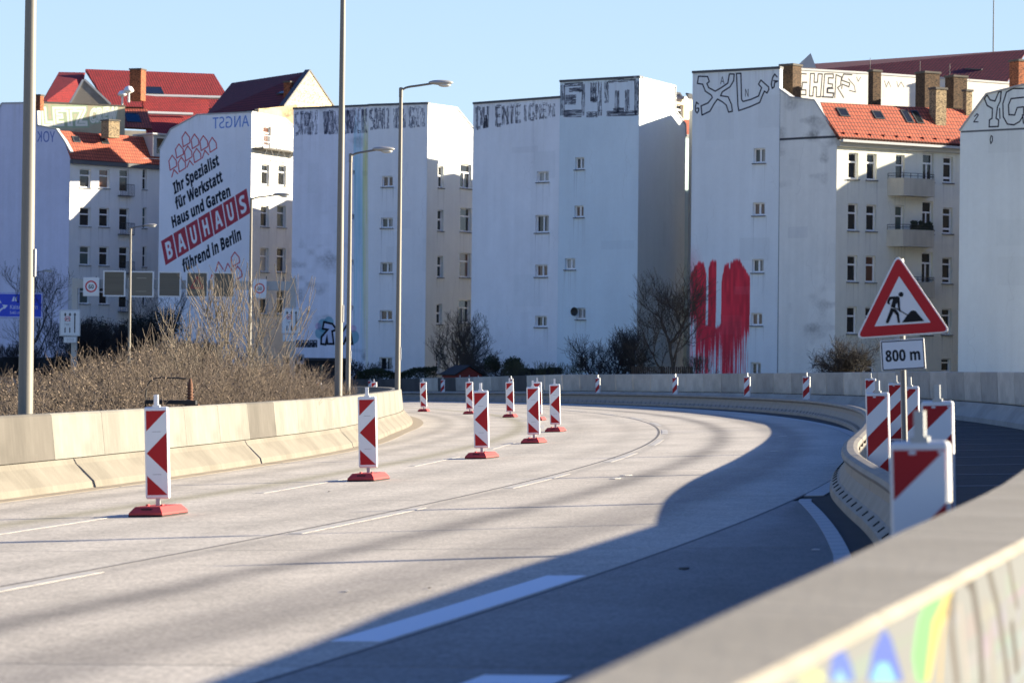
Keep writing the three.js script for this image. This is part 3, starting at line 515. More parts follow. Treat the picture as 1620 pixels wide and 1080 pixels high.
// ---- building with the red and black shop advertisement
{
  const pl = new Plane([248, 259.5], [393, 256]), ps = new Plane([393, 256], [459, 262.5]), b = thing('apartment_building', 'white apartment block whose gable carries the red and black slanted advertisement', 'building', pl.pt(0, BASE).toArray());
  wall(b, pl, [[253, 236], [270, 205], [312, 182], [398, 178]], { u0: 0, u1: pl.len, color: [237, 239, 246], seed: 31, next: ps, size: 1500, dirt: .55, coping: M.copingPale, copeH: .1, draw(g, C) {
    const k = crop(240, 90, 4.32), k2 = crop(240, 340, 3.373), bl = '#1c222e', f = 'bold 100px sans-serif', D = [-2.7, -17];
    lettering(g, C, 'ANGST', [336, 203.5], [394, 199.5], [0, -20], '88px sans-serif', 'rgba(60,110,200,.85)', { mirror: 1 });
    lettering(g, C, 'Ihr Spezialist', k(152, 938), k(462, 735), D, f, bl, { bold: 6 });
    lettering(g, C, 'für Werkstatt', k(166, 1042), k(486, 848), D, f, bl, { bold: 6 });
    lettering(g, C, 'Haus und Garten', k2(108, 70), k(543, 946), D, f, bl, { bold: 6 });
    lettering(g, C, 'führend in Berlin', k2(168, 305), k2(481, 128), [-2.7, -18], f, bl, { bold: 6 });
    const L = 'BAUHAUS', TA = [253.3, 382], TB = [391, 297.5], BA = [260.6, 420], BB = [397.2, 336], mixp = (p, q, t) => [p[0] + (q[0] - p[0]) * t, p[1] + (q[1] - p[1]) * t];
    for (let i = 0; i < 7; i++) {
      const t0 = i / 7 + .006, t1 = (i + 1) / 7 - .006, q = [mixp(TA, TB, t0), mixp(TA, TB, t1), mixp(BA, BB, t1), mixp(BA, BB, t0)];
      g.fillStyle = '#b04250'; g.beginPath(); q.forEach((p, j) => { const [x, y] = C(...p); j ? g.lineTo(x, y) : g.moveTo(x, y); }); g.fill();
      const A = mixp(mixp(BA, BB, t0 + .026), mixp(TA, TB, t0 + .026), .16), B = mixp(mixp(BA, BB, t1 - .026), mixp(TA, TB, t1 - .026), .16);
      lettering(g, C, L[i], A, B, [(TA[0] - BA[0]) * .68, (TA[1] - BA[1]) * .68], 'bold 100px sans-serif', '#eef0f6', { bold: 2 });
    }
    const house = (x0, y0, x1, y1, kk) => { const h = y1 - y0, w = x1 - x0; line(g, C, [[x0 + w * .42, y0], [x0, y0 + h * .38], [x0 + w * .16, y1], [x1, y0 + h * .72], [x1 - w * .06, y0 + h * .36]].map(p => kk(...p)), 5.5, '#c24450', true); };
    for (const q of [[205, 512, 260, 614], [268, 527, 321, 627], [328, 538, 383, 640], [390, 550, 443, 652], [160, 595, 216, 691], [222, 608, 274, 711], [283, 625, 336, 722], [115, 672, 169, 774], [178, 685, 231, 786]]) house(...q, k);
    for (const p of [[[345, 690], [362, 638], [388, 668]], [[240, 752], [258, 708], [282, 738]], [[135, 820], [150, 770], [176, 798]]]) line(g, C, p.map(v => k(...v)), 5.5, '#c24450');
    for (const q of [[424, 198, 469, 275], [440, 273, 482, 348]]) house(...q, k2);
    for (const p of [[[341, 300], [356, 250], [381, 290]], [[390, 300], [405, 258], [430, 300]], [[308, 360], [320, 318], [345, 345]]]) line(g, C, p.map(v => k2(...v)), 5.5, '#c24450');
  } });
  wall(b, ps, [[398.5, 177.5], [450, 188], [464, 201], [480, 214]], { u0: 0, mitre: 1, color: [222, 222, 218], seed: 33, size: 700, spots: .5, coping: M.copingPale, copeH: .1, windows: [[415.5, 200, 428.6, 235.5, 'door'], [413, 259.7, 426, 292.5, 'tall'], [439.5, 261, 452.5, 294, 'tall'], [412, 325, 425, 359, 'tall'], [438, 325, 452, 360, 'tall'], [411, 392, 424.5, 430.5, 'tall'], [437.7, 392, 451.4, 431, 'tall'], [411, 459, 424, 497, 'tall'], [437.5, 460, 451, 497, 'tall']] });
  // walkway with railing under the roof door
  const u0 = ps.hit(399, 236)[0], u1 = ps.hit(466, 239)[0], yF = ps.hit(425, 237)[1], w = 1.1, bars = [], L = u1 - u0;
  const m = ps.put(part('walkway', box(L, .12, w, (u0 + u1) / 2, yF - .06, w / 2 + .01), M.concreteGrey, b), b);
  for (let i = 0; i <= 6; i++) bars.push(box(.05, 1.05, .05, u0 + L * i / 6, yF + .525, w - .05)); for (const y of [.5, 1.05]) bars.push(box(L, .05, .05, (u0 + u1) / 2, yF + y, w - .05 + .001));
  for (let i = 0; i < 34; i++) bars.push(box(.018, .95, .018, u0 + L * (i + .5) / 34, yF + .52, w - .05));
  part('railing', merge(bars), M.galv, m);
  const br = []; for (let i = 0; i < 7; i++) { br.push(box(.05, .62, .05).rotateZ(i % 2 ? .7 : -.7).translate(u0 + L * (i + .5) / 7, yF - .36, w - .08)); } br.push(box(L, .06, .06, (u0 + u1) / 2, yF - .62, w - .08)); part('bracket', merge(br), M.darkSteel, m);
  block(b, [xz(pl.pt(0, 0, -.4)), xz(pl.pt(pl.len - .3, 0, -.4)), backOf(ps, ps.len * 1.15, .4), backOf(ps, ps.len * 1.15, 10), backOf(pl, 0, 9)], BASE, [15.0, 17.6, 15.4, 14, 14], M_back);
  wing(b, pl, [[9, 17.5], [13.5, 18.3], [15, 19.2], [18.2, 23.2], [24, 24], [36, 24]], .8);
}
// ---- left block: lavender gable, cream front with orange mansard
{
  const pg = new Plane([-70, 274.5], [106, 270]), pf = new Plane([106, 270], [252, 277]), b = thing('apartment_building', 'far left apartment block with lavender gable, cream courtyard front and orange tiled roof', 'building', pf.pt(0, BASE).toArray());
  wall(b, pg, [[-66, 196], [-20, 196], [3, 164], [57, 163], [58, 199], [88, 205], [101, 224], [113, 241]], { u0: 0, u1: pg.len, color: [208, 210, 230], seed: 41, next: pf, size: 1000, coping: M.copingPale, copeH: .12, draw(g, C) { lettering(g, C, 'YOK', [58, 224], [86, 224.5], [0, -19], '88px sans-serif', 'rgba(62,88,170,.9)', { mirror: 1 }); } });
  const W = []; for (let r = 0; r < 5; r++) { const y = 267 + 61.2 * r; W.push([125.5, y, 143 - r * .6, y + 30, 'tall'], [156.3, y + .6, 172.5 - r * .6, y + 31, 'tall'], [188.3 - r * .3, y + 1, 203.5 - r * .5, y + 42, 'door'], [224.8, y, 231.5 - r * .3, y + 33, 'narrow']); }
  wall(b, pf, [[111, 247], [252, 250]], { u0: 0, mitre: 1, u1: pf.len * 1.07, color: [224, 224, 222], seed: 43, size: 800, dirt: .6, coping: null, windows: W });
  for (let r = 0; r < 4; r++) {           // small balcony rails before the doors
    const y = 309.5 + 61.2 * r, [u0, y0] = pf.hit(185.5, y), [u1] = pf.hit(207, y), bars = [box(u1 - u0, .06, .5, (u0 + u1) / 2, y0, .26)];
    for (let i = 0; i <= 9; i++) bars.push(box(.03, 1.0, .03, u0 + (u1 - u0) * i / 9, y0 + .52, .5)); bars.push(box(u1 - u0, .05, .05, (u0 + u1) / 2, y0 + 1.05, .5));
    pf.put(part('balcony_rail', merge(bars), M.darkSteel, b), b);
  }
  const [ul, yl] = pg.hit(90, 206), [ue, ye] = pg.hit(112.5, 243), rl = pg.pt(ul, yl, -.1), el = pf.pt(.05, pf.hit(112, 252)[1], .35), run = pf.u.clone().multiplyScalar(pf.len * 1.07);
  const rf = roof(b, [el, el.clone().add(run), rl.clone().add(run), rl], M.tileOrange, .25); skylight(rf, .14, .72, .8, .6); skylight(rf, .43, .74, .8, .6);
  pf.put(part('gutter', box(pf.len * 1.07, .35, .45, pf.len * .535, pf.hit(112, 254)[1] - .1, .2), M.coping, b), b);
  { // dormer window
    const p = rf.at(.93, .45), m = part('dormer', box(2.0, 2.0, 2.6, 0, .6, -.7), M.copingPale, b); m.position.copy(p).sub(b.position); m.rotation.y = pf.turn;
    part('pane', box(1.3, 1.4, .03, .1, .6, .615), M.glass, m); part('dormer_roof', box(2.5, .14, 3.2, 0, 1.68, -.7), M.copingPale, m);
  }
  block(b, [xz(pg.pt(0, 0, -.4)), xz(pg.pt(pg.len - 3, 0, -.4)), backOf(pf, 2, 2.0), backOf(pf, pf.len * 1.07, 2.0), backOf(pf, pf.len * 1.07, 12), backOf(pg, 0, 14)], BASE, [21.6, 21.6, 21.4, 21.4, 21.4, 21.4], M_roofing);
  block(b, [xz(pf.pt(.5, 0, -.4)), xz(pf.pt(pf.len * 1.05, 0, -.4)), backOf(pf, pf.len * 1.05, 2.2), backOf(pf, .5, 2.2)], BASE, [ye - 1, ye - 1, ye - 1, ye - 1], M_back);
  chimney('chimney', undefined, 62, 268, 152, 164, .5, .6, M.brickRed, pg.turn, b); chimney('chimney', undefined, 174, 273, 192, 208, 1.2, 1.2, M.brick, pf.turn, b);
}
// ---- things standing behind the left block: grey attic wall, red roofs
{
  const pl = new Plane([58, 287], [192, 291]), b = thing('attic_wall', 'bare concrete attic wall covered in pale green and white graffiti above the orange roof', 'wall', pl.pt(0, 10).toArray());
  wall(b, pl, [[57, 162], [189, 168]], { u0: 0, u1: pl.len, y0: 15, color: [176, 166, 140], seed: 51, size: 1000, spots: 1, coping: M.concreteGrey, copeH: .12, draw(g, C) {
    const R = rng(3), k = crop(0, 80, 4.154);
    const zig = (pts, col, w) => line(g, C, pts.map(p => k(...p)), w, col);
    for (let i = 0; i < 60; i++) { const [x, y] = C(...k(265 + R() * 500, 375 + R() * 110)); g.fillStyle = `rgba(${R() < .5 ? '170,190,160' : '190,182,158'},.25)`; g.beginPath(); g.arc(x, y, 10 + R() * 22, 0, 7); g.fill(); }
    for (const [st, col] of [[26, 'rgba(150,172,142,.8)'], [11, 'rgba(232,228,214,.95)']]) { lettering(g, C, 'LETZ', k(270, 490), k(570, 488), [-2, -25], 'bold 110px sans-serif', col, { stroke: st }); lettering(g, C, 'CREW', k(585, 472), k(765, 452), [1, -19], 'bold 110px sans-serif', col, { stroke: st }); }
  } });
}
{
  const b = thing('red_roof_building', 'big hipped red tile roof with chimney behind the left block', 'building', at(200, 590, 310).setY(BASE).toArray());
  const A = (x, y, d) => at(x, y, d);
  const rf = roof(b, [A(172, 168, 304), A(372, 172, 308), A(338, 116.5, 316), A(134.5, 109, 312)], M.tileRed, .3);
  skylight(rf, .42, .45, 2.2, 1.8);
  roof(b, [A(60, 170, 300), A(60.5, 169, 316), A(92.5, 114, 316), A(92.3, 114, 313)], M.tileRed, .3);
  roof(b, [A(64, 166, 299.5), A(126, 168, 304), A(134.3, 114.5, 313), A(92.5, 113.7, 313)], M.tileRed, .3);
  roof(b, [A(232, 210, 294), A(330, 214, 297), A(330, 151, 305), A(224, 149, 302)], M.tileRed, .3);
  roof(b, [A(225, 151.5, 301.8), A(372, 155, 305), A(372, 152, 305.2), A(224, 148.2, 302)], M.copingPale, .2, 'flashing');
  roof(b, [A(232, 179, 297), A(305, 181, 299), A(305, 178, 299.2), A(232, 175.5, 297.2)], M.copingPale, .2, 'flashing');
  { const rl = roof(b, [A(188, 200, 291.5), A(240, 203, 292.5), A(232, 172, 296), A(188, 172, 295)], M.tileOrange, .2); skylight(rl, .45, .5, 1.5, 1.9); }
  const pg = new Plane([112, 301], [173, 302]); wall(b, pg, [[113, 163], [132.4, 127], [172, 165.5]], { u0: pg.hit(112, 164)[0], u1: pg.hit(173, 166)[0], y0: 18, color: [148, 140, 128], seed: 55, size: 500, spots: 1.5, coping: M.copingPale, copeH: .2 });
  chimney('chimney', 'tall red brick chimney', 217, 300, 111, 150, 1.25, 1.2, M.brickRed, -.3, b);
  for (const [x, y, s] of [[193, 150, .62], [203, 144, .7]]) { const m = part('roof_vent', new THREE.LatheGeometry([[0, .75], [.45, .62], [.72, .2], [.75, 0], [.5, -.2], [.16, -.3], [.16, -1.6], [0, -1.6]].map(p => new THREE.Vector2(p[0] * s, p[1] * s)), 14), M.white, b); m.position.copy(A(x, y, 298)).sub(b.position); }
  const pw = A(60, 590, 303), pe = A(372, 590, 309);
  block(b, [[pw.x, pw.z], [pe.x, pe.z], [pe.x + 2, pe.z - 16], [pw.x, pw.z - 16]], BASE, [26, 26, 26, 26], M_back);
}
{
  const b = thing('dark_roof_building', 'house with dark purple-red tiled roof and yellow brick gable', 'building', at(420, 590, 300).setY(BASE).toArray()), A = (x, y, d) => at(x, y, d);
  const rf = roof(b, [A(325, 182, 288), A(452, 168, 280), A(489, 112.5, 283), A(366, 131, 296)], M.tileDark, .3); skylight(rf, .88, .5, 1.6, 1.6);
  roof(b, [A(366, 131, 296.2), A(489, 112.5, 283.2), A(529, 172, 288), A(410, 185, 300)], M.tileDark, .3);
  const pg = new Plane([448, 278.5], [531, 287]);
  const s = wall(b, pg, [[450, 168], [489.5, 112.2], [528, 171]], { u0: pg.hit(449, 170)[0], u1: pg.hit(529, 172)[0], color: [218, 196, 158], seed: 61, size: 600, spots: .8, coping: M.coping, copeH: .15, draw(g, C, P) { const pat = g.createPattern(brickTex.image, 'repeat'); g.save(); g.globalAlpha = .75; g.scale(.06, .06); g.fillStyle = pat; g.fillRect(0, 0, P.c.width / .06, P.c.height / .06); g.restore(); } });
  chimney('chimney', undefined, 456, 281, 131, 158, .7, .6, M.brickRed, -.5, b); 
  const l = A(325, 590, 290), r = A(440, 590, 281.5); block(b, [[l.x, l.z], [r.x, r.z], [r.x + 5, r.z - 4], [l.x + 5, l.z - 6]], BASE, [24, 24.5, 24.5, 24], M_back);
  // broken wall end beside it
  const p2 = new Plane([404, 272], [462, 276]); wall(b, p2, [[410, 172], [430, 170], [462, 165]], { y0: 23, u0: 0, u1: p2.len * 1.05, color: [200, 178, 140], seed: 63, size: 400, spots: 2, coping: null, thick: .5, label: 'crumbling yellow brick parapet' });
}
// ---- twin-toned gable with roller lettering and the blue and yellow streaks
{
  const p1 = new Plane([459, 242], [577.5, 238.3]), p2 = new Plane([577.5, 238.3], [672, 236]), ps = new Plane([672, 236], [752, 243]);
  const b = thing('apartment_building', 'tall gable split in lavender and grey halves, turquoise and yellow streaks between them', 'building', p1.pt(0, BASE).toArray()), dk = ink(28, 32, 52);
  wall(b, p1, [[465, 173], [583.5, 168]], { u0: 0, u1: p1.len, color: [235, 236, 246], seed: 71, size: 1200, spots: 1, windows: [[556.6, 269, 560.8, 276.5, 'hatch'], [556.2, 338.5, 560, 347, 'hatch'], [555.6, 410, 559, 419, 'hatch'], [555, 483, 558.6, 491, 'hatch']], draw(g, C) {
    const R = rng(72);
    for (let i = 0; i < 420; i++) { const x = 560 + R() * 17, y0 = 170 + R() * 380, l = 30 + R() * 190, q = Math.max(0, 1 - (y0 - 170) / 430); const [a, c] = C(x, y0), [d, e] = C(x - l * .008, Math.min(585, y0 + l)); g.strokeStyle = `rgba(96,190,214,${.075 * q * R() * 1.6})`; g.lineWidth = 1 + R() * 5; g.beginPath(); g.moveTo(a, c); g.lineTo(d, e); g.stroke(); }
    for (let i = 0; i < 330; i++) { const x = 574 + R() * 9.5, y0 = 166 + R() * 330, l = 30 + R() * 160, q = Math.max(0, 1 - (y0 - 166) / 380); const [a, c] = C(x, y0), [d, e] = C(x - l * .008, y0 + l); g.strokeStyle = `rgba(206,206,90,${.07 * q * R() * 1.6})`; g.lineWidth = 1 + R() * 4; g.beginPath(); g.moveTo(a, c); g.lineTo(d, e); g.stroke(); }
    blockText(g, C, 'STADT VON UNTEN', 466, 580, 178, 171, 213.5, 210, 4.2, dk, R, t => .55 + .3 * Math.sin(t * 20) * .5);
    const k = crop(450, 380, 3.858);
    g.fillStyle = 'rgba(70,140,160,.55)'; for (const [x, y, r] of [[215, 565, 22], [235, 520, 26], [270, 500, 22], [420, 590, 26], [240, 600, 20]]) { const [a, c] = C(...k(x, y)); g.beginPath(); g.arc(a, c, r, 0, 7); g.fill(); }
    const out = (p, w = 5, f) => { const q = p.map(v => C(...k(...v))); g.beginPath(); q.forEach(([x, y], i) => i ? g.lineTo(x, y) : g.moveTo(x, y)); g.closePath(); if (f) { g.fillStyle = f; g.fill(); } g.strokeStyle = '#10131c'; g.lineWidth = w; g.stroke(); };
    out([[225, 590], [262, 545], [232, 540], [240, 498], [292, 510], [318, 545], [290, 555], [300, 632], [262, 632], [258, 600], [250, 636], [222, 632]], 8, '#c9d0e6'); out([[340, 632], [352, 560], [378, 520], [402, 560], [415, 632], [385, 632], [372, 600], [362, 632]], 8, '#c9d0e6');
    for (const x of [70, 98, 126, 152, 176]) out([[x, 650], [x + 3, 612], [x + 20, 612], [x + 20, 650], [x + 14, 650], [x + 13, 626], [x + 8, 626], [x + 6, 650]], 4, '#c4cce2');
    g.fillStyle = 'rgba(190,120,170,.35)'; for (const [x, y] of [[205, 525], [420, 540]]) { const [a, c] = C(...k(x, y)); g.beginPath(); g.arc(a, c, 14, 0, 7); g.fill(); }
  } });
  wall(b, p2, [[583.5, 167.5], [678, 164.5]], { u0: .005, u1: p2.len, color: [239, 240, 241], seed: 73, next: ps, size: 1100, dirt: .6, windows: [[604, 278.4, 621, 295.7, 'case'], [602.5, 344.3, 621, 360.7, 'case'], [601.5, 415, 620.5, 432, 'case'], [600.5, 490.7, 620, 507, 'case'], [599.8, 565, 619.8, 586, 'case']], draw(g, C) {
    const R = rng(74); blockText(g, C, 'STATT VON OBEN', 585, 673, 172, 169, 205, 200, 3.8, dk, R, t => .75 - .6 * t);
    for (let i = 0; i < 200; i++) { const x = 577 + R() * 5, y0 = 176 + R() * 330, l = 30 + R() * 160; const [a, c] = C(x, y0), [d, e] = C(x, y0 + l); g.strokeStyle = `rgba(206,206,90,${.03 * R()})`; g.lineWidth = 1 + R() * 4; g.beginPath(); g.moveTo(a, c); g.lineTo(d, e); g.stroke(); }
  } });
  wall(b, ps, [[678, 165], [722, 171], [748, 203], [757, 214]], { u0: 0, mitre: 1, u1: ps.hit(757, 300)[0], color: [220, 222, 217], seed: 75, size: 700, dirt: .6, coping: M.copingPale, copeH: .1, windows: [[693.5, 262.5, 702, 297, 'narrow'], [728, 259.6, 746, 298, 'tallpair'], [692, 332, 701.5, 365.5, 'narrow'], [728, 329, 745.5, 367, 'tall'], [691.6, 404.6, 701, 439, 'narrow'], [727, 400, 744.5, 439, 'tall'], [690.5, 480.6, 699.4, 513, 'narrow'], [726, 474, 744, 511, 'tallpair'], [689.8, 557.5, 696.5, 591, 'narrow'], [726, 547, 743.5, 581, 'tall']] });
  block(b, [xz(p1.pt(0, 0, -.4)), xz(p2.pt(p2.len - .3, 0, -.4)), backOf(ps, ps.len * .62, .4), backOf(ps, ps.len * 1.05, .4), backOf(ps, ps.len * 1.05, 12), backOf(p1, 0, 9)], BASE, [22.3, 22.3, 22.0, 19, 19, 20], M_back);
  wing(b, p1, [[9, 21.5], [14, 19.6], [22, 19.2], [26, 20.5], [44, 21]], .8);
}
// ---- stepped gable in the middle
{
  const p1 = new Plane([744, 223], [881, 217]), p2 = new Plane([881, 217], [1007, 213]), ps = new Plane([1007, 213], [1090, 222.5]);
  const b = thing('apartment_building', 'wide pale gable with a step in its roofline and a satellite dish at one window', 'building', p1.pt(0, BASE).toArray()), dk = ink(24, 26, 38), k = crop(730, 110, 4);
  wall(b, p1, [[749, 165], [886.5, 155]], { u0: 0, u1: p1.len, color: [240, 242, 245], seed: 81, size: 1200, dirt: .8, windows: [[849.5, 271, 868, 288, 'case'], [847, 340, 868, 368, 'case'], [846.7, 418.5, 866, 438, 'case'], [846.4, 499.5, 865, 517.3, 'case']], draw(g, C) { blockText(g, C, 'DW ENTEIGNEN', 753, 878, 169, 163, 205, 184, 3.8, dk, rng(82), t => .85 - .55 * t); } });
  wall(b, p2, [[887, 130], [1011.5, 123]], { u0: .005, u1: p2.len, color: [220, 234, 240], seed: 83, next: ps, size: 1200, dirt: .6, windows: [[910, 248.8, 924.3, 268, 'case'], [909, 325, 923.3, 343.8, 'case'], [893.7, 408.4, 910, 426.5, 'case'], [911.7, 487, 926.3, 505.3, 'case'], [913, 565, 928, 585, 'case']], draw(g, C) {
    const R = rng(84), B = (x0, y0, x1, y1, w, c = .85) => bristle(g, C, k(x0, y0), k(x1, y1), w * 1.35, dk, R, c);
    g.fillStyle = 'rgba(225,228,236,.35)'; { const [a, c] = C(...k(640, 92)), [d, e] = C(...k(1120, 285)); g.fillRect(a, c, d - a, e - c); }
    B(640, 92, 640, 290, 5); B(650, 98, 770, 88, 3.5); B(680, 130, 762, 126, 4); B(752, 120, 758, 140, 4); B(655, 190, 725, 190, 9, .95); B(645, 278, 760, 278, 7, .9); B(770, 85, 770, 292, 4, .8); B(836, 80, 836, 198, 7, .8); B(815, 190, 860, 190, 5); B(875, 75, 875, 292, 5, .6); B(790, 285, 862, 284, 5, .9); B(918, 75, 920, 210, 5, .7); B(985, 130, 985, 275, 5, .7); B(1050, 124, 1050, 275, 5, .75); B(1110, 62, 1112, 285, 6, .85); B(915, 280, 1118, 276, 5, .9); B(960, 258, 1030, 255, 5, .7); B(925, 76, 1105, 62, 3, .8);
  } });
  wall(b, ps, [[1012.5, 123], [1068, 137], [1067.5, 174], [1084, 197], [1084, 215]], { u0: 0, mitre: 1, u1: ps.hit(1084, 300)[0], color: [210, 217, 219], seed: 85, size: 700, dirt: .6, coping: M.copingPale, copeH: .1 });
  block(b, [xz(p1.pt(0, 0, -.4)), xz(p2.pt(0, 0, -.4)), xz(p2.pt(p2.len - .3, 0, -.4)), backOf(ps, ps.len * .7, .4), backOf(ps, ps.len * .9, .4), backOf(ps, ps.len * .9, 7), backOf(p1, 0, 7)], BASE, [19, 20.5, 20.8, 20.6, 17, 17, 18], M_back);
  wing(b, p1, [[7, 20.5], [21, 21.5], [24, 22.2], [28, 23.0], [46, 23]], .8);
  const d = part('satellite_dish', new THREE.LatheGeometry([[0, 0], [.14, .015], [.24, .05], [.32, .10]].map(p => new THREE.Vector2(...p)), 20).rotateX(Math.PI / 2), M.black, b); d.position.copy(p2.pt(...p2.hit(914, 493), .35)).sub(b.position); d.rotation.y = p2.turn;
  part('dish_arm', box(.03, .03, .4, 0, 0, -.15), M.darkSteel, d);
}
// ---- low rear house between the stepped gable and the outlined-letter gable
{
  const p = new Plane([1060, 232], [1112, 236]), b = thing('rear_house', 'narrow yellow house with a strip of orange roof squeezed between two tall gables', 'building', p.pt(0, BASE).toArray());
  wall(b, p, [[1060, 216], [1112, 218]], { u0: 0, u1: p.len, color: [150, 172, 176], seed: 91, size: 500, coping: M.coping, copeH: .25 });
  const q = new Plane([1058, 237], [1114, 241]); wall(b, q, [[1058, 155], [1114, 160]], { u0: 0, u1: q.len, y0: 16, color: [232, 224, 196], seed: 92, size: 400, coping: M.copingPale, copeH: .25, windows: [[1070, 165, 1082, 184, 'narrow']] });
  roof(b, [at(1060, 212, 232.3), at(1112, 214, 236.3), at(1112, 190, 240), at(1060, 188, 236)], M.tileOrange, .2);
  for (const [x, y] of [[1074, 150], [1092, 152]]) { const m = part('roof_panel', box(.85, .5, .1).rotateX(-.6), M.darkSteel, b); m.position.copy(at(x, y, 238)).sub(b.position); m.rotation.y = p.turn; }
  block(b, [backOf(p, 0, .4), backOf(p, p.len, .4), backOf(p, p.len, 8), backOf(p, 0, 8)], BASE, [16.5, 16.5, 16.5, 16.5], M_back);
}
// ---- gable with outlined letters and red paint, beige gable, courtyard front with balconies
{
  const p1 = new Plane([1091, 201.5], [1229.5, 198]), p2 = new Plane([1229.5, 198], [1321, 195]), pf = new Plane([1321, 195], [1560, 201.5]);
  const b = thing('apartment_building', 'grey gable with outlined letters and huge red paint strokes, balconies on its courtyard front', 'building', p1.pt(0, BASE).toArray());
  const k = crop(1080, 70, 4.155), blk = 'rgba(18,22,34,.92)';
  wall(b, p1, [[1096.5, 116], [1236, 108.5]], { u0: 0, u1: p1.len, color: [227, 234, 237], seed: 101, size: 1500, dirt: .6, windows: [[1192.4, 234.4, 1211, 258, 'case'], [1191.4, 320.3, 1210, 341, 'case'], [1190, 409.7, 1208.3, 431.3, 'case'], [1188.2, 495, 1206, 515, 'case'], [1187.8, 573, 1204, 597, 'case']], draw(g, C, P) {
    const O = (pts, c) => { line(g, C, pts.map(p => k(...p)), 5.2, blk, c); line(g, C, pts.map(([x, y]) => k(x + 2, y + 2)), 3, 'rgba(20,24,40,.4)', c); };
    O([[105, 210], [165, 212], [176, 245], [160, 258], [172, 285], [215, 308], [255, 285], [298, 255], [308, 195], [340, 196], [336, 240], [312, 280], [262, 312], [250, 338], [300, 345], [322, 395], [328, 440], [303, 446], [288, 400], [262, 378], [230, 360], [208, 390], [180, 440], [128, 465], [122, 405], [168, 385], [196, 350], [190, 335], [150, 308], [132, 262], [98, 258]], true);
    O([[355, 192], [384, 190], [388, 362], [398, 376], [450, 362], [500, 340], [520, 285], [500, 262], [515, 235], [566, 280], [568, 296], [556, 320], [538, 308], [520, 350], [508, 382], [440, 412], [370, 436], [364, 400]], true);
    for (const [ch, x0, x1, y, h] of [['A', 248, 276, 262, 60], ['N', 408, 438, 344, 60]]) lettering(g, C, ch, k(x0, y), k(x1, y), [0, -h / 4.155], '84px sans-serif', blk);
    O([[104, 392], [92, 380], [84, 410], [86, 440], [96, 452], [106, 436], [106, 420], [94, 420]]); O([[622, 214], [606, 196], [592, 220], [584, 262], [590, 290], [602, 280], [606, 252], [626, 242], [600, 240]]);
    // red paint: dry streaks running down
    const z = crop(1080, 330, 3.726), [X0, Y0] = C(...z(40, 170)), [X1, Y1] = C(...z(420, 1010)), id = g.getImageData(X0 | 0, Y0 | 0, X1 - X0 | 0, Y1 - Y0 | 0), w = id.width, h = id.height, sm = (a, c, v) => { const t = Math.max(0, Math.min(1, (v - a) / (c - a))); return t * t * (3 - 2 * t); };
    const top = x => x < 48 ? 1e9 : x < 140 ? 330 - 18 * Math.sin((x - 48) / 92 * 3.1) + Math.max(0, 95 - x) * 1.2 + Math.max(0, x - 126) * 4 : x < 153 ? 690 : x < 198 ? 318 - 14 * Math.sin((x - 153) / 45 * 3.1) + Math.max(0, 165 - x) * 3 : x < 228 ? 705 - (x - 198) * .8 : x < 270 ? 330 - Math.max(0, x - 255) + Math.max(0, 245 - x) * 6 : x < 278 ? 350 : x < 345 ? 300 + Math.max(0, 300 - x) * 1.2 + Math.max(0, x - 330) * 1.5 : x < 392 ? 335 + (x - 345) * 1.5 : 1e9;
    for (let j = 0; j < h; j++) for (let i = 0; i < w; i++) {
      const x = 40 + 380 * i / w, y = 170 + 840 * j / h, jit = (noise(i * .25, j * .05, 6) - .5) * 16, t = top(x - (y > 600 ? (y - 600) * -.02 : 0));
      let a = sm(-8, 16, y - t + jit);
      const streak = noise(i * .32, j * .006, 9) * .6 + noise(i * .8, j * .012, 10) * .4, lowDry = sm(560, 960, y), leftDry = sm(125, 60, x) * sm(560, 720, y), rightDry = sm(290, 380, x) * sm(640, 800, y);
      const dry = Math.max(lowDry * (x > 235 && x < 300 ? .36 : .72), leftDry * .85, rightDry * .8); a *= sm(dry * .95 - .12, dry * .95 + .1, streak + .12 + (hash(i, j, 3) - .5) * .25);
      if (x < 125 && y < 420) a = Math.max(a, sm(180, 420, y) * sm(130, 45, x) * .5 * (hash(i, j, 8) > .35 ? 1 : .2));
      if (x < 60 && y > 420) a *= .75;
      const q = (j * w + i) * 4, sh = .88 + .2 * noise(i * .1, j * .02, 12); id.data[q] += (226 * sh - id.data[q]) * a; id.data[q + 1] += (58 * sh - id.data[q + 1]) * a; id.data[q + 2] += (74 * sh - id.data[q + 2]) * a;
    }
    g.putImageData(id, X0 | 0, Y0 | 0);
  } });
  wall(b, p2, [[1236.5, 142], [1251, 154.5], [1289, 159.5], [1325.5, 215.5]], { u0: .005, u1: p2.len, color: [230, 230, 224], seed: 103, next: pf, size: 1100, spots: 1.2, coping: M.copingPale, copeH: .1, draw(g, C) { line(g, C, [[1234, 220.5], [1270, 218.5], [1325, 216]], 7, 'rgba(40,44,50,.85)'); line(g, C, [[1233, 142], [1229.5, 590]], 9, 'rgba(90,100,112,.7)'); } });
  const W = [];
  for (const [x0, x1, ys, kind] of [[1342.8, 1358.5, [[241.5, 283.5], [322, 365], [403.8, 446], [485, 528], [567, 605]], 'tall'], [1371.8, 1387.5, [[243, 285], [324, 366], [404.6, 446.8], [485.7, 528], [568, 606]], 'tall'], [1417.5, 1431.7, [[244.7, 303], [325, 384], [406, 462], [487, 540]], 'door'], [1460.5, 1477.6, [[243, 288], [318, 370], [399, 448.7], [481, 530]], 'tallpair'], [1493, 1508.3, [[248, 289.5], [328.4, 370], [407, 448.7], [488, 529.5], [567, 592]], 'tri']])
    ys.forEach(([y0, y1], r) => W.push([x0 - r * .8, y0, x1 - r * .8, y1, kind]));
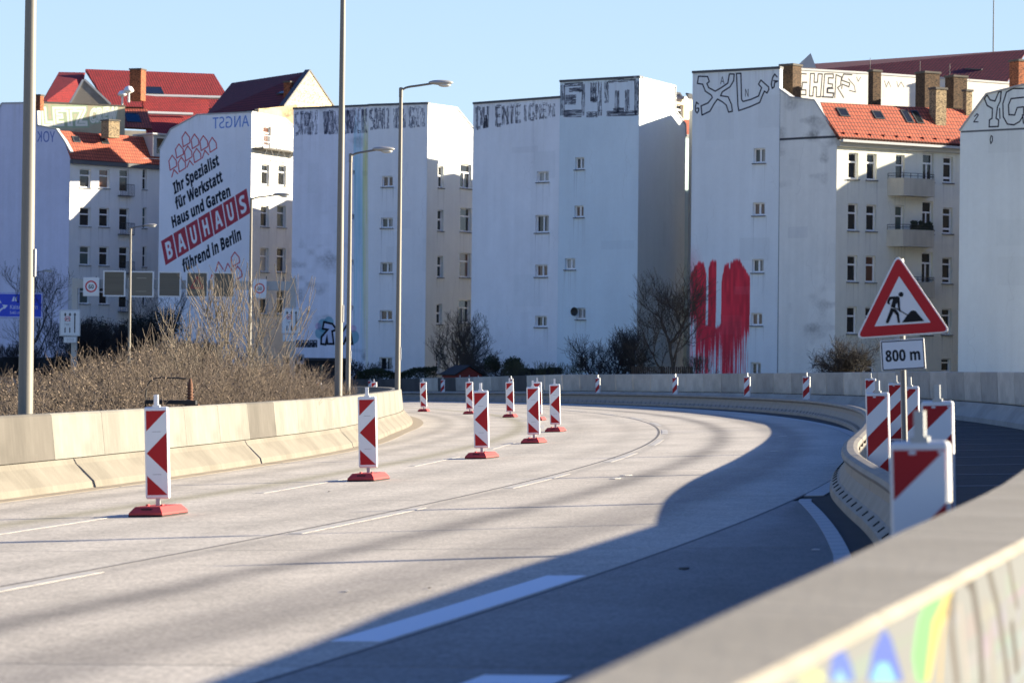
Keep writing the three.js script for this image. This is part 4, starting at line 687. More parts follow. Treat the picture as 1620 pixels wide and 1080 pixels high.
  wall(b, pf, [[1326, 222], [1545, 235]], { u0: 0, mitre: 1, color: [222, 222, 210], seed: 105, size: 900, dirt: .8, coping: null, windows: W });
  const eL = pf.pt(-.15, pf.hit(1326, 217)[1], .45), [ur, yr] = p2.hit(1291, 161), rL = p2.pt(ur, yr, -.15), run = pf.u.clone().multiplyScalar(pf.len * .98);
  const rf = roof(b, [eL, eL.clone().add(run), rL.clone().add(run).add(V(0, .2, 0)), rL], M.tileOrange, .22);
  skylight(rf, .13, .72, .8, .7); skylight(rf, .36, .70, .8, .7); skylight(rf, .555, .70, .62, 1.15); skylight(rf, .625, .70, .62, 1.15);
  pf.put(part('gutter', box(pf.len * .98, .16, .3, pf.len * .49, pf.hit(1326, 219)[1] - .16, .52), M.copingPale, b), b);
  pf.put(part('cornice', box(pf.len * .98, .42, .28, pf.len * .49, pf.hit(1326, 224)[1] - .1, .15), M_back, b), b);
  for (let i = 0; i < 11; i++) { const p = rf.at(.04 + i * .088, .1), m = part('snow_guard', box(.16, .18, .12), M.tileDark, b); m.position.copy(p).sub(b.position); }
  for (const [yt, yb, plants] of [[283, 309.5, 0], [364, 389.6, 1], [446, 470, 0]]) {    // balconies with slanted sides
    const o = plants ? -1 : 0, [u0, y0] = pf.hit(1404 + o, yb), [u1] = pf.hit(1468 + o, yb), y1 = pf.hit(1430, yt)[1], h = y1 - y0, w = u1 - u0;
    const s = new THREE.Shape(); s.moveTo(0, 0); s.lineTo(.55, -1.05); s.lineTo(w - .25, -1.05); s.lineTo(w, 0); s.closePath();
    const m = pf.put(part('balcony', new THREE.ExtrudeGeometry(s, { depth: h, bevelEnabled: false }).rotateX(-Math.PI / 2).translate(u0, y0, .002), plastM(.62, .60, .53), b), b);
    // shape lies in plan: x along the wall, -y outward
    const bars = []; const P = [[0.05, 0], [.57, 1.0], [w - .28, 1.0], [w - .05, 0]];
    for (let e = 0; e < 3; e++) { const [a, c] = P[e], [d, f] = P[e + 1], L = Math.hypot(d - a, f - c), an = Math.atan2(-(f - c), d - a); for (const yy of [.16, .32]) bars.push(box(L, .035, .035).rotateY(an).translate(u0 + (a + d) / 2, y1 + yy, (c + f) / 2)); for (let i = 0; i <= L / .6; i++) bars.push(box(.03, .32, .03, u0 + a + (d - a) * i * .6 / L, y1 + .16, c + (f - c) * i * .6 / L)); }
    part('railing', merge(bars), M.darkSteel, m);
    if (plants) { const R = rng(9), l = []; for (let i = 0; i < 240; i++) l.push(box(.05 + R() * .1, .12 + R() * .25, .05).rotateZ((R() - .5) * 2).translate(u0 + w * (.42 + .5 * R()), y1 + .05 + R() * .5 * (.5 + .5 * Math.sin(i * .9)), .75 + R() * .25)); part('balcony_plants', merge(l), std(COL(.025, .035, .02), .95), m); }
  }
  chimney('chimney', 'dark brick chimney at the seam of the two gables', 1251, 199.5, 105, 150, 1.05, 1.0, M.brickDark, p2.turn, b);
  for (const [px, y0, y1, w, d, mt] of [[1384, 114, 158, .68, 200, M.brickDark], [1468, 117, 157, 1.3, 206, M.brickDark], [1484, 142, 196, .9, 200.5, M.brick], [1513, 123, 158, 1.2, 208, M.brickDark], [1531, 145, 186, .5, 202.5, M.brick]]) chimney('chimney', undefined, px, d, y0, y1, w, w * .8, mt, pf.turn, b);
  // flat roof behind the mansard
  block(b, [xz(p1.pt(0, 0, -.4)), xz(p1.pt(p1.len, 0, -.4)), backOf(p1, p1.len, 7), backOf(p1, 0, 7)], BASE, [19.2, 19.2, 16.5, 16.5], M_back);
  wing(b, p1, [[7, 19.4], [19, 19.4], [19.5, 21.5], [58, 21.5]], .8);
  const hh = yr - .3; block(b, [xz(p2.pt(0, 0, -.4)), xz(p2.pt(ur - .1, 0, -.5)), backOf(pf, 1.2, 2.6), backOf(pf, pf.len * .98, 2.6), backOf(pf, pf.len * .98, 8.5), backOf(pf, .3, 8.5)], BASE, [hh, hh, hh, hh, hh, hh], M_roofing);
  block(b, [xz(pf.pt(.35, 0, -.4)), xz(pf.pt(pf.len * .98, 0, -.4)), backOf(pf, pf.len * .98, 2.6), backOf(pf, 1.2, 2.6)], BASE, [14.6, 14.6, 14.6, 14.6], M_back);
}
// ---- white attic wall with outlined letters and dark roof behind
{
  const pw = new Plane([1252, 206.5], [1600, 217]), b = thing('attic_building', 'white attic storey with outlined graffiti letters under a long dark red roof with skylights', 'building', pw.pt(0, BASE).toArray()), k = crop(1080, 70, 4.155), k3 = crop(1300, 60, 3.856);
  wall(b, pw, [[1259, 110.5], [1374, 117], [1453, 122.5], [1533, 128], [1600, 133]], { u0: 0, u1: pw.len, y0: 10, color: [206, 204, 198], seed: 111, size: 1600, dirt: .6, coping: M.copingPale, copeH: .14, draw(g, C) {
    const O = (pts, kk = k, w = 5) => line(g, C, pts.map(p => kk(...p)), w * 1.5, 'rgba(44,44,50,.95)');
    O([[815, 195], [775, 192], [768, 270], [750, 285], [752, 330], [812, 332], [812, 300], [784, 300], [790, 250], [818, 250]]); 
    O([[842, 192], [835, 340], [858, 340], [862, 280], [882, 280], [880, 345], [908, 345], [920, 195], [892, 195], [888, 250], [866, 250], [868, 192], [842, 192]]);
    O([[935, 195], [925, 345], [990, 350], [992, 322], [955, 318], [957, 285], [985, 285], [988, 262], [958, 258], [960, 220], [992, 222], [992, 195], [935, 195]]);
    line(g, C, [[918, 345], [990, 348], [995, 320], [950, 318], [952, 290], [990, 290]].map(p => k(...p)), 8, 'rgba(14,18,40,.95)');
    O([[1002, 350], [1010, 200], [1046, 215], [1040, 270], [1020, 285], [1060, 350]]); O([[1115, 200], [1060, 196], [1045, 235], [1100, 255], [1095, 280], [1050, 262], [1048, 290]]);
    O([[165, 250], [200, 290], [208, 330], [170, 320]], k3, 4); O([[385, 260], [395, 300], [410, 265], [424, 300]], k3, 3); O([[460, 265], [468, 300], [486, 268], [505, 300]], k3, 3); O([[215, 240], [225, 265], [240, 238]], k3, 3);
  } });
  const rf = roof(b, [at(1261, 113, 226), at(1592, 133, 219), at(1626, 78, 226), at(1281, 101, 240)], M.tileDark, .1);
  for (const s of [.585, .69, .80]) skylight(rf, s + .03, .42, 1.3, 2.1);
  const pg = new Plane([1262, 207.5], [1289, 221]); 
  for (const [px, y] of [[1281, 91]]) { const p = part('gable_tip', new THREE.ExtrudeGeometry((() => { const s = new THREE.Shape(); s.moveTo(-1, -.3); s.lineTo(.1, .75); s.lineTo(.5, -.3); s.closePath(); return s; })(), { depth: .3, bevelEnabled: false }), M.copingPale, b); p.position.copy(at(1280, 101, 214)).sub(b.position); }
  part('mast', new THREE.CylinderGeometry(.03, .05, 9, 8).translate(0, 4.5, 0), M.darkSteel, b).position.copy(at(1572, 84, 229)).sub(b.position);
  chimney('chimney', 'red brick chimney at the right edge', 1614, 214, 98, 142, 1.1, 1.0, M.brickRed, pw.turn, b);
  for (const [x, y0, x2, y1, d] of [[1377, 112, 1383, 92, 205], [1456, 116, 1461, 97, 207], [1503, 122, 1506, 101, 208]]) { const p = at(x, y0, d), q = at(x2, y1, d); part('mast', new THREE.CylinderGeometry(.02, .02, p.distanceTo(q), 6).translate(0, p.distanceTo(q) / 2, 0), M.darkSteel, b).position.copy(p).sub(b.position); }
  block(b, [backOf(pw, 0, .5), backOf(pw, pw.len, .5), backOf(pw, pw.len + 2, 14), backOf(pw, 1, 14)], BASE, [21, 21, 21, 21], M_back);
}
// ---- right gable
{
  const p = new Plane([1516, 186], [1665, 181.5]), b = thing('apartment_building', 'pale grey gable with big hollow letters at the right edge of the view', 'building', p.pt(0, BASE).toArray()), k = crop(1300, 60, 3.856), bk = 'rgba(20,24,34,.92)';
  wall(b, p, [[1522, 207], [1562, 149.5], [1620, 135], [1672, 131]], { u0: 0, u1: p.len, color: [226, 234, 232], seed: 121, size: 1200, dirt: .7, coping: M.copingPale, copeH: .1, draw(g, C) {
    const O = (pts, c = true, w = 4.6) => line(g, C, pts.map(q => k(...q)), w, bk, c);
    O([[1010, 345], [1030, 378], [1060, 385], [1082, 330], [1098, 325], [1092, 385], [1075, 420], [1066, 490], [1082, 500], [1080, 540], [1024, 542], [1026, 500], [1042, 490], [1044, 430], [1012, 412], [996, 372]]);
    O([[1234, 308], [1170, 308], [1130, 330], [1108, 400], [1110, 480], [1135, 525], [1175, 530], [1210, 510], [1234, 470], [1234, 420], [1195, 425], [1180, 470], [1145, 468], [1142, 410], [1158, 370], [1234, 362]], false);
    O([[935, 478], [950, 462], [958, 470], [930, 512], [956, 512]], false, 3.6); O([[1036, 596], [1030, 620], [1034, 645], [1044, 628], [1044, 602]], true, 3.6); O([[1088, 430], [1090, 490]], false, 4); O([[1228, 470], [1234, 520]], false, 5);
    line(g, C, [[1522, 208.5], [1620, 203.5], [1665, 201]], 6, 'rgba(60,66,70,.8)');
  } });
  block(b, [xz(p.pt(.1, 0, -.4)), xz(p.pt(p.len, 0, -.4)), backOf(p, p.len, 10), backOf(p, .1, 10)], BASE, [14.8, 19, 19, 14.8], M_back);
  wing(b, p, [[10, 14.8], [13, 16], [14.2, 16.2], [14.21, 18.3], [15.5, 18.3], [15.51, 17.2], [18, 19.3], [22, 21], [38, 21]], .8);
}

// ---------------------------------------------------------------- lamp posts
function lampPost(label, px, d, opt) {
  const [x, y, z] = groundAt(px, d), h = opt.h, o = thing('street_lamp', label, 'street lamp', [x, y - .1, z], 'lamp posts along the road');
  part('post', new THREE.LatheGeometry([[opt.r * 1.02, 0], [opt.r, .6], [opt.r * .96, 1.6], [opt.r * .62, h - .12], [opt.r * .60, h], [0, h + .02]].map(p => new THREE.Vector2(...p)), 20), M.pole, o);
  part('door_plate', new RoundedBoxGeometry(.035, .42, .09, 2, .01).translate(opt.r * .94, opt.plate ?? 2.4, 0), M.copingPale, o);
  const L = opt.arm, up = .16, a = opt.turn || 0;
  const arm = part('arm', new THREE.TubeGeometry(new THREE.CatmullRomCurve3([V(0, h - .1, 0), V(.16, h - .0, 0), V(L * .55, h + up * .5, 0), V(L, h + up, 0)]), 14, .036, 8), M.pole, o); arm.rotation.y = a;
  const head = part('lamp_head', new THREE.SphereGeometry(1, 20, 12).scale(.40, .085, .13).translate(L + .18, h + up + .02, 0), M.lampHead, o); head.rotation.y = a;
  part('lens', new THREE.SphereGeometry(1, 16, 10).scale(.20, .07, .10).translate(L + .30, h + up - .06, 0), M.lens, head);
  part('collar', new THREE.CylinderGeometry(opt.r * .72, opt.r * .72, .30, 14).translate(0, h - .16, 0), M.pole, o);
  return o;
}
lampPost('thick blurred lamp post at the far left, cut off by the frame top', 40.5, 45, { h: 10.4, r: .118, arm: 1.5, plate: 3.5 });
lampPost('tallest lamp post behind the barrier, its lamp out of the frame', 535.5, 71.5, { h: 12, r: .098, arm: 1.5, plate: 3.2 });
lampPost('lamp post at the barrier end with its lamp against the sky', 629, 96, { h: 10.95, r: .092, arm: 1.1 });
lampPost('lower lamp post between the two tall ones, arm before the turquoise streak', 550.5, 106, { h: 9.6, r: .092, arm: .98 });
lampPost('slim lamp post rising from the saplings before the slanted advertisement', 394, 136, { h: 9.9, r: .09, arm: 1.2 });
lampPost('thin lamp post rising from the brown scrub left of the matrix panels', 203.5, 182, { h: 11.0, r: .10, arm: 1.0 });
lampPost('small lamp mostly hidden behind the thick blurred lamp post', 51, 232, { h: 10.2, r: .10, arm: .9 });

// ---------------------------------------------------------------- sign gantry over the left bend
const numTex = canvasTex(256, 256, (g, w, h) => { g.fillStyle = '#e6e8e8'; g.fillRect(0, 0, w, h); g.strokeStyle = '#c8142c'; g.lineWidth = 24; g.beginPath(); g.arc(128, 128, 86, 0, 7); g.stroke(); g.fillStyle = '#16181c'; g.font = 'bold 96px sans-serif'; g.textAlign = 'center'; g.textBaseline = 'middle'; g.save(); g.translate(128, 132); g.scale(.86, 1); g.fillText('60', 0, 0); g.restore(); });
const laneTex3 = canvasTex(256, 384, (g, w, h) => {
  g.fillStyle = '#dfe3e4'; g.fillRect(0, 0, w, h); g.strokeStyle = '#9aa0a4'; g.lineWidth = 5; g.strokeRect(5, 5, w - 10, h - 10); g.fillStyle = '#15171b';
  for (const [x, cut] of [[68, 1], [128, 1], [190, 0]]) { g.beginPath(); g.moveTo(x, 34); g.lineTo(x - 17, 72); g.lineTo(x + 17, 72); g.fill(); g.fillRect(x - 7, 66, 14, cut ? 26 : 272); if (cut) { g.fillRect(x - 7, 158, 14, 12); g.fillRect(x - 7, 262, 14, 76); } }
  g.fillStyle = '#eceeee'; g.beginPath(); g.arc(98, 128, 36, 0, 7); g.fill(); g.strokeStyle = '#c8142c'; g.lineWidth = 9; g.beginPath(); g.arc(98, 128, 32, 0, 7); g.stroke(); g.fillStyle = '#16181c'; g.fillRect(76, 120, 26, 18); g.fillRect(103, 126, 16, 12); 
  g.fillStyle = '#c8142c'; g.save(); g.translate(98, 128); g.rotate(-.7); g.fillRect(-30, -3, 60, 6); g.restore(); g.strokeStyle = '#8a8f92'; g.lineWidth = 2; g.strokeRect(62, 186, 72, 58); g.fillStyle = '#33363a'; g.fillRect(74, 204, 48, 6); g.fillRect(80, 220, 36, 5);
});
const smallTex = canvasTex(256, 110, (g, w, h) => { g.fillStyle = '#e2e5e5'; g.fillRect(0, 0, w, h); g.strokeStyle = '#8d9397'; g.lineWidth = 5; g.strokeRect(3, 3, w - 6, h - 6); g.fillStyle = '#5a5f64'; for (let i = 0; i < 9; i++) g.fillRect(38 + i * 20, 32, 13, 9); for (let i = 0; i < 8; i++) g.fillRect(52 + i * 20, 66, 12, 9); });
const matrixTex = v => canvasTex(256, 280, (g, w, h) => {
  g.fillStyle = '#6a6356'; g.fillRect(0, 0, w, h); const R = rng(40 + v);
  for (let y = 0; y < h; y += 7) { g.fillStyle = `rgba(${R() < .5 ? '88,82,70' : '30,28,24'},${.25 * R()})`; g.fillRect(0, y, w, 4); }
  if (v === 3) { g.strokeStyle = 'rgba(190,52,58,.85)'; g.lineWidth = 17; g.lineJoin = 'round'; g.beginPath(); g.moveTo(128, 44); g.lineTo(208, 180); g.lineTo(48, 180); g.closePath(); g.stroke(); g.fillStyle = 'rgba(120,60,55,.9)'; g.fillRect(121, 88, 14, 46); g.fillRect(121, 144, 14, 14); g.fillStyle = 'rgba(160,150,120,.9)'; g.font = 'bold 34px sans-serif'; g.textAlign = 'center'; g.fillText('STAUGEFAHR', 128, 240, 220); }
  if (v === 1) { const q = g.createLinearGradient(0, 0, w, h); g.fillStyle = 'rgba(120,112,98,.75)'; g.fillRect(0, 0, w, h); g.fillStyle = 'rgba(190,180,160,.6)'; g.fillRect(60, 62, 120, 10); g.fillRect(50, 222, 130, 7); }
});
{
  const D = 206, o0 = at(113, 590, D), gt = thing('sign_gantry', 'steel sign gantry with dark matrix panels and two round speed limit panels', 'sign gantry', [o0.x, yRoad(o0.x) - .3, o0.z]);
  const L = (px, py, dz = 0) => at(px, py, D - dz).sub(gt.position), s = D / F;
  const sub = (g, mat, name, p, parent = gt) => { const m = part(name, g, mat, parent); m.position.copy(p); return m; };
  const pB = L(291, 450), len = (465 - 112) * s; sub(new THREE.BoxGeometry(len, .62, .5), M.galv, 'beam', pB.clone().setZ(pB.z - .6));
  for (const px of [114, 461]) { const foot = L(px, 590), top = L(px, 446), h = top.y + .3; sub(new THREE.BoxGeometry(.36, h, .42).translate(0, h / 2, 0), M.galv, 'post', V(foot.x, 0, -.6)); }
  for (let i = 0; i < 12; i++) sub(box(.06, .5, .06), M.darkSteel, 'bracket', L(150 + i * 27, 452).add(V(0, .42, -.5)));
  [[163, 428, 198, 469], [206, 429, 243, 470], [250, 429.5, 286, 470], [294, 430, 329, 470.5], [336.5, 430.5, 371.5, 471]].forEach(([x0, y0, x1, y1], i) => {
    const c = L((x0 + x1) / 2, (y0 + y1) / 2), w = (x1 - x0) * s, h = (y1 - y0) * s;
    const f = sub(merge([box(w, .09, .3, 0, h / 2 - .045, 0), box(w, .09, .3, 0, -h / 2 + .045, 0), box(.09, h - .18, .3, w / 2 - .045, 0, 0), box(.09, h - .18, .3, -w / 2 + .045, 0, 0), box(w - .1, h - .1, .1, 0, 0, -.1)]), M.white, 'matrix_panel', c);
    const sc = part('screen', new THREE.BoxGeometry(w - .17, h - .17, .03).translate(0, 0, .09), std('#ffffff', .42, { map: matrixTex(i) }), f, i === 3 ? 'screen with a faint red warning triangle' : undefined);
  });
  for (const [x0, y0, x1, y1] of [[131, 438.5, 156.5, 468.5], [399.5, 441.5, 421.5, 471.5]]) { const c = L((x0 + x1) / 2, (y0 + y1) / 2), w = (x1 - x0) * s, h = (y1 - y0) * s, f = sub(new RoundedBoxGeometry(w, h, .16, 2, .03), M.white, 'speed_panel', c); const k = Math.min(w, h) * .96; part('disc', new THREE.BoxGeometry(k, k, .012).translate(0, .02, .088), std('#ffffff', .4, { map: numTex }), f); }
  for (const [label, x0, y0, x1, y1, q] of [['white lane sign with three arrows on the left gantry leg', 93.5, 490, 126.5, 531.5, [100, 532.5, 120.5, 542]], ['white lane sign with three arrows on the right gantry leg, behind twigs', 445.5, 487.5, 476, 528, [447, 529, 467, 540]]]) {
    const c = at((x0 + x1) / 2, (y0 + y1) / 2, D - .3), w = (x1 - x0) * s, h = (y1 - y0) * s, t = thing('lane_sign', label, 'lane sign', c.toArray());
    part('plate', new RoundedBoxGeometry(w, h, .07, 2, .03), M.white, t); part('print', new THREE.BoxGeometry(w * .97, h * .97, .01).translate(0, 0, .042), std('#ffffff', .45, { map: laneTex3 }), t);
    const c2 = at((q[0] + q[2]) / 2, (q[1] + q[3]) / 2, D - .3).sub(c), w2 = (q[2] - q[0]) * s, h2 = (q[3] - q[1]) * s; const p2 = part('lower_plate', box(w2, h2, .06), M.white, t); p2.position.copy(c2); part('print', box(w2 * .97, h2 * .95, .01, 0, 0, .036), std('#ffffff', .45, { map: smallTex }), p2);
  }
}
// ---- blue direction sign
{
  const D = 236, s = D / F, c = at(-2, 482.5, D), w = 139 * s, h = 41 * s, o = thing('direction_sign', 'blue motorway exit sign partly hidden behind the thick lamp post', 'road sign', [c.x, yRoad(c.x) - .3, c.z]), yc = c.y - o.position.y;
  part('plate', new RoundedBoxGeometry(w, h, .1, 2, .04).translate(0, yc, 0), M.white, o);
  part('print', new THREE.BoxGeometry(w - .06, h - .06, .012).translate(0, yc, .056), std('#ffffff', .45, { map: canvasTex(1390, 410, (g, W, H) => {
    g.fillStyle = '#2148d2'; g.fillRect(0, 0, W, H); g.strokeStyle = '#e8ecf6'; g.lineWidth = 12; g.strokeRect(14, 14, W - 28, H - 28); g.fillStyle = '#e8ecf6';
    const X = px => (px + 71.5) * 10, Y = py => (py - 462) * 10; g.font = '92px sans-serif'; g.fillText('Kaiserdamm', X(15), Y(488.5), 450); g.font = '64px sans-serif'; g.fillText('540 m', X(15), Y(496.8), 190);
    g.save(); g.translate(X(18), Y(476)); g.beginPath(); g.moveTo(0, 0); g.lineTo(28, -78); g.lineTo(44, -78); g.lineTo(40, 0); g.moveTo(52, 0); g.lineTo(56, -60); g.lineTo(96, -86); g.lineTo(90, -60); g.lineTo(74, -44); g.lineTo(82, 0); g.fill(); g.restore();
    g.lineWidth = 26; g.beginPath(); g.moveTo(X(-3), Y(500)); g.lineTo(X(-3), Y(478)); g.moveTo(X(-3), Y(496)); g.quadraticCurveTo(X(0), Y(488), X(8), Y(486)); g.stroke(); g.beginPath(); g.moveTo(X(-3), Y(471)); g.lineTo(X(-8), Y(479)); g.lineTo(X(2), Y(479)); g.fill(); g.beginPath(); g.moveTo(X(12), Y(482.5)); g.lineTo(X(3), Y(481.5)); g.lineTo(X(7), Y(489)); g.fill();
  }) }), o);
  for (const x of [-w * .32, w * .34]) part('post', new THREE.CylinderGeometry(.09, .09, yc + h / 2, 10).translate(x, (yc + h / 2) / 2 - .05, -.16), M.galv, o);
}
// ---- roadworks sign on the gore
{
  const [x, y, z] = groundAt(1437.5, 31.5), o = thing('roadworks_sign', 'red triangular roadworks sign above a white 800 m plate on a leaning post', 'road sign', [x, y, z]); o.rotation.set(0, -.10, .034, 'ZYX');
  const k = 31.5 / F, yc = py => (horizonY(1433) - py) * k + EYE - y;
  part('post', new THREE.CylinderGeometry(.031, .031, yc(416), 12).translate(0, yc(416) / 2, -.06), std(COL(.16, .16, .16), .5, { metalness: .3 }), o);
  part('foot', merge([box(.8, .11, .4, 0, .055, -.06)]), M.rubberDark, o);
  const S = .985, r = .045, H = S * Math.sqrt(3) / 2, tri = (S2, r2) => { const s = new THREE.Shape(), P = [[-S2 / 2, -S2 * .2887], [S2 / 2, -S2 * .2887], [0, S2 * .5774]]; for (let i = 0; i < 3; i++) { const a = P[i], b = P[(i + 1) % 3], c = P[(i + 2) % 3], dir = (p, q) => { const l = Math.hypot(q[0] - p[0], q[1] - p[1]); return [(q[0] - p[0]) / l, (q[1] - p[1]) / l]; }, u = dir(a, b), v = dir(b, c), t = r2 * 1.732; i === 0 && s.moveTo(a[0] + u[0] * t, a[1] + u[1] * t); s.lineTo(b[0] - u[0] * t, b[1] - u[1] * t); s.quadraticCurveTo(b[0], b[1], b[0] + v[0] * t, b[1] + v[1] * t); } return s; };
  const plate = part('triangle', new THREE.ExtrudeGeometry(tri(S, r), { depth: .02, bevelEnabled: true, bevelSize: .006, bevelThickness: .004, bevelSegments: 2 }), M.white, o); plate.position.set(-.005, yc(487.5), -.02); plate.rotation.z = .045;
  const face = (shape, mat, zz, name) => { const m = part(name, new THREE.ExtrudeGeometry(shape, { depth: .004, bevelEnabled: false }).translate(0, 0, zz), mat, plate); return m; };
  face(tri(S - .035, .04), std(COL(.50, .018, .022), .8), .0245, 'red_border');
  face(tri(S * .60, .006), std(COL(.76, .76, .76), .85), .029, 'white_field');
  { // worker, shovel and heap, cut from black film; drawn over the photographed sign and scaled to the plate
    const T = ([px, py]) => { const ax = (px - 441) * (S * .60 / 482), ay = (617 - py) * (S * .60 * .866 / 417); return [ax + (-(617 - py)) * .0 + .0, ay - S * .60 * .2887 - ax * .075 + (.0)]; };
    const film = std(COL(.012, .012, .014), .95), poly = p => { const s = new THREE.Shape(); p.map(T).forEach(([a, b], i) => i ? s.lineTo(a, b) : s.moveTo(a, b)); return s; };
    const gs = [[[345, 378], [420, 374], [432, 385], [430, 480], [436, 500], [424, 508], [414, 492], [410, 430], [398, 440], [386, 478], [352, 466], [374, 400], [356, 402], [340, 428], [350, 436], [338, 446], [322, 432], [326, 412]], [[352, 474], [384, 482], [322, 606], [304, 606], [300, 596]], [[366, 478], [392, 484], [416, 520], [420, 602], [402, 602], [396, 540], [372, 506]], [[350, 455], [356, 450], [492, 532], [488, 540]], [[438, 600], [484, 540], [520, 500], [540, 494], [560, 500], [628, 586]]].map(p => new THREE.ExtrudeGeometry(poly(p), { depth: .003, bevelEnabled: false }));
    const [hx, hy] = T([446, 358]); gs.push(new THREE.CylinderGeometry(21 * S * .6 / 482, 21 * S * .6 / 482, .003, 24).rotateX(Math.PI / 2).translate(hx, hy, .0015));
    part('worker_symbol', merge(gs).translate(0, 0, .0345), film, plate);
  }
  part('cap', new THREE.CylinderGeometry(.036, .036, .05, 10).translate(0, yc(413), -.06), M.white, o);
  const w = .465, h = .325, p2 = part('distance_plate', new RoundedBoxGeometry(w, h, .02, 3, .009), M.white, o); p2.position.set(.0, yc(561), -.01); p2.rotation.z = .04;
  part('print', new THREE.BoxGeometry(w - .012, h - .012, .004).translate(0, 0, .013), std('#ffffff', .85, { map: canvasTex(512, 358, (g, W, H) => { g.fillStyle = '#dcdfe2'; g.fillRect(0, 0, W, H); g.strokeStyle = '#14161a'; g.lineWidth = 13; g.beginPath(); g.roundRect(9, 9, W - 18, H - 18, 16); g.stroke(); g.fillStyle = '#14161a'; g.font = 'bold 186px sans-serif'; g.textBaseline = 'middle'; g.textAlign = 'center'; g.save(); g.translate(W / 2, H / 2 + 6); g.scale(.80, 1); g.strokeStyle = '#14161a'; g.lineWidth = 5; g.fillText('800 m', 0, 0); g.strokeText('800 m', 0, 0); g.restore(); }) }), p2);
}
// ---- graffiti skin on the near outer face of the parapet (paint, 3 mm)
{
    const W = 1600, H = 512, z0 = -15, z1 = -3.2, p0 = phi(z0), p1 = phi(z1), yb = -.25, yt = 1.03;
  const C = (px, py) => { const r = ray(px, py); let t = 8; for (let i = 0; i < 30; i++) { const x = r.x * t, z = r.z * t, d = Math.hypot(x - CX, z - CZ) - (rOuter(z) + thickW(z)); const sl = (r.x * (x - CX) + r.z * (z - CZ)) / Math.hypot(x - CX, z - CZ); t -= d / sl; } const x = r.x * t, z = r.z * t, y = EYE + r.y * t; return [(Math.asin((z - CZ) / 294) - p0) / (p1 - p0) * W, (yt - y) / (yt - yb) * H]; };
  const tx = canvasTex(W, H, (g) => {
    g.fillStyle = '#5a5d5f'; g.fillRect(0, 0, W, H); const R = rng(77);
    for (let i = 0; i < 500; i++) { g.fillStyle = `rgba(${70 + R() * 70},${72 + R() * 70},${72 + R() * 70},.16)`; g.fillRect(R() * W, R() * H, 20 + R() * 60, 6 + R() * 30); }
    const blob = (pts, col) => { g.fillStyle = col; g.beginPath(); pts.map(p => C(...p)).forEach(([x, y], i) => i ? g.lineTo(x, y) : g.moveTo(x, y)); g.fill(); };
    blob([[1345, 1080], [1350, 1040], [1368, 1026], [1378, 1050], [1385, 1080]], '#233e83'); blob([[1403, 1080], [1412, 1030], [1428, 994], [1438, 1010], [1456, 1080]], '#1d3881'); blob([[1408, 1080], [1420, 1050], [1434, 1050], [1446, 1080]], '#467f8c'); blob([[1352, 1080], [1362, 1060], [1374, 1080]], '#4e7c8c');
    blob([[1290, 1080], [1330, 1058], [1345, 1080]], '#7c845d');
    blob([[1468, 1040], [1476, 980], [1498, 930], [1516, 915], [1500, 990], [1488, 1080], [1474, 1080]], '#468349'); blob([[1496, 985], [1524, 920], [1530, 925], [1506, 1000], [1492, 1080], [1486, 1080]], '#897f38');
    blob([[1500, 925], [1560, 868], [1620, 826], [1620, 850], [1560, 895], [1515, 935]], '#5f8678'); blob([[1535, 905], [1575, 870], [1595, 865], [1560, 905], [1540, 925]], '#898938'); blob([[1585, 870], [1606, 855], [1600, 890]], '#8c863b');
    g.lineCap = 'round'; for (const [pts, w, c] of [[[[1516, 970], [1524, 950], [1522, 1000], [1530, 1080]], 14, '#3a3430'], [[[1540, 910], [1552, 930], [1562, 1000], [1566, 1080]], 16, '#2c2826'], [[[1575, 900], [1590, 960], [1600, 1030], [1606, 1080]], 14, '#34302c'], [[[1604, 868], [1612, 920], [1620, 960]], 10, '#3a342e'], [[[1545, 1080], [1538, 1010], [1534, 960]], 8, '#6b6663'], [[[1585, 1080], [1578, 1000], [1570, 950]], 8, '#5f5c58'], [[[1506, 1080], [1510, 1010], [1518, 960]], 7, '#7c6b3e'], [[[1620, 1060], [1612, 990]], 14, '#2a2622']]) { g.strokeStyle = c; g.lineWidth = w; g.beginPath(); pts.map(p => C(...p)).forEach(([x, y], i) => i ? g.lineTo(x, y) : g.moveTo(x, y)); g.stroke(); }
  });
  const w = scene.children.find(c => c.name === 'concrete_wall');
  part('graffiti', sweep(z => { const r = rOuter(z) + thickW(z) + .0015, t = Math.min(yt, topOuter(z) - .022); return [[r, t, 1], [r + .003, t, 1], [r + .003, yb, 1], [r, yb, 1]]; }, p1, p0, 40, { uv: (q, s) => [(s / 288 - p0) / (p1 - p0), (q === 0 || q === 1) ? 1 : 0] }), std('#ffffff', .8, { map: tx }), w, 'painted graffiti in blue, green and black on white');
}
// ---- black hose arch, plate and ribbed rusty post on the left barrier
{
  const p = at(265, 638, 52), o = thing('hose', 'black hose bent in an arch above the left barrier', 'hose', p.toArray()), k = 52 / F, q = (x, y) => V((x - 265) * k, (638 - y) * k, -.3);
  part('tube', new THREE.TubeGeometry(new THREE.CatmullRomCurve3([q(226, 645), q(226.5, 625), q(230, 608), q(240, 599), q(258, 597.5), q(290, 598.5)]), 40, .013, 8), M.black, o);
  part('tray', box(.88, .07, .3, .02, .02, -.35), M.black, o);
  const p2 = at(300, 640, 53), r = thing('ribbed_post', 'rusty ribbed insulator-like post standing behind the left barrier', 'post', p2.toArray()), prof = [[0, -.3]]; for (let i = 0; i < 7; i++) prof.push([.045, i * .055], [.085 - i * .006, i * .055 + .02], [.045, i * .055 + .04]); prof.push([.02, .46], [0, .47]);
  part('stack', new THREE.LatheGeometry(prof.map(v => new THREE.Vector2(...v)), 16), M.rust, r); part('bracket', box(.24, .06, .2, .04, -.02, 0), M.rust, r);
}

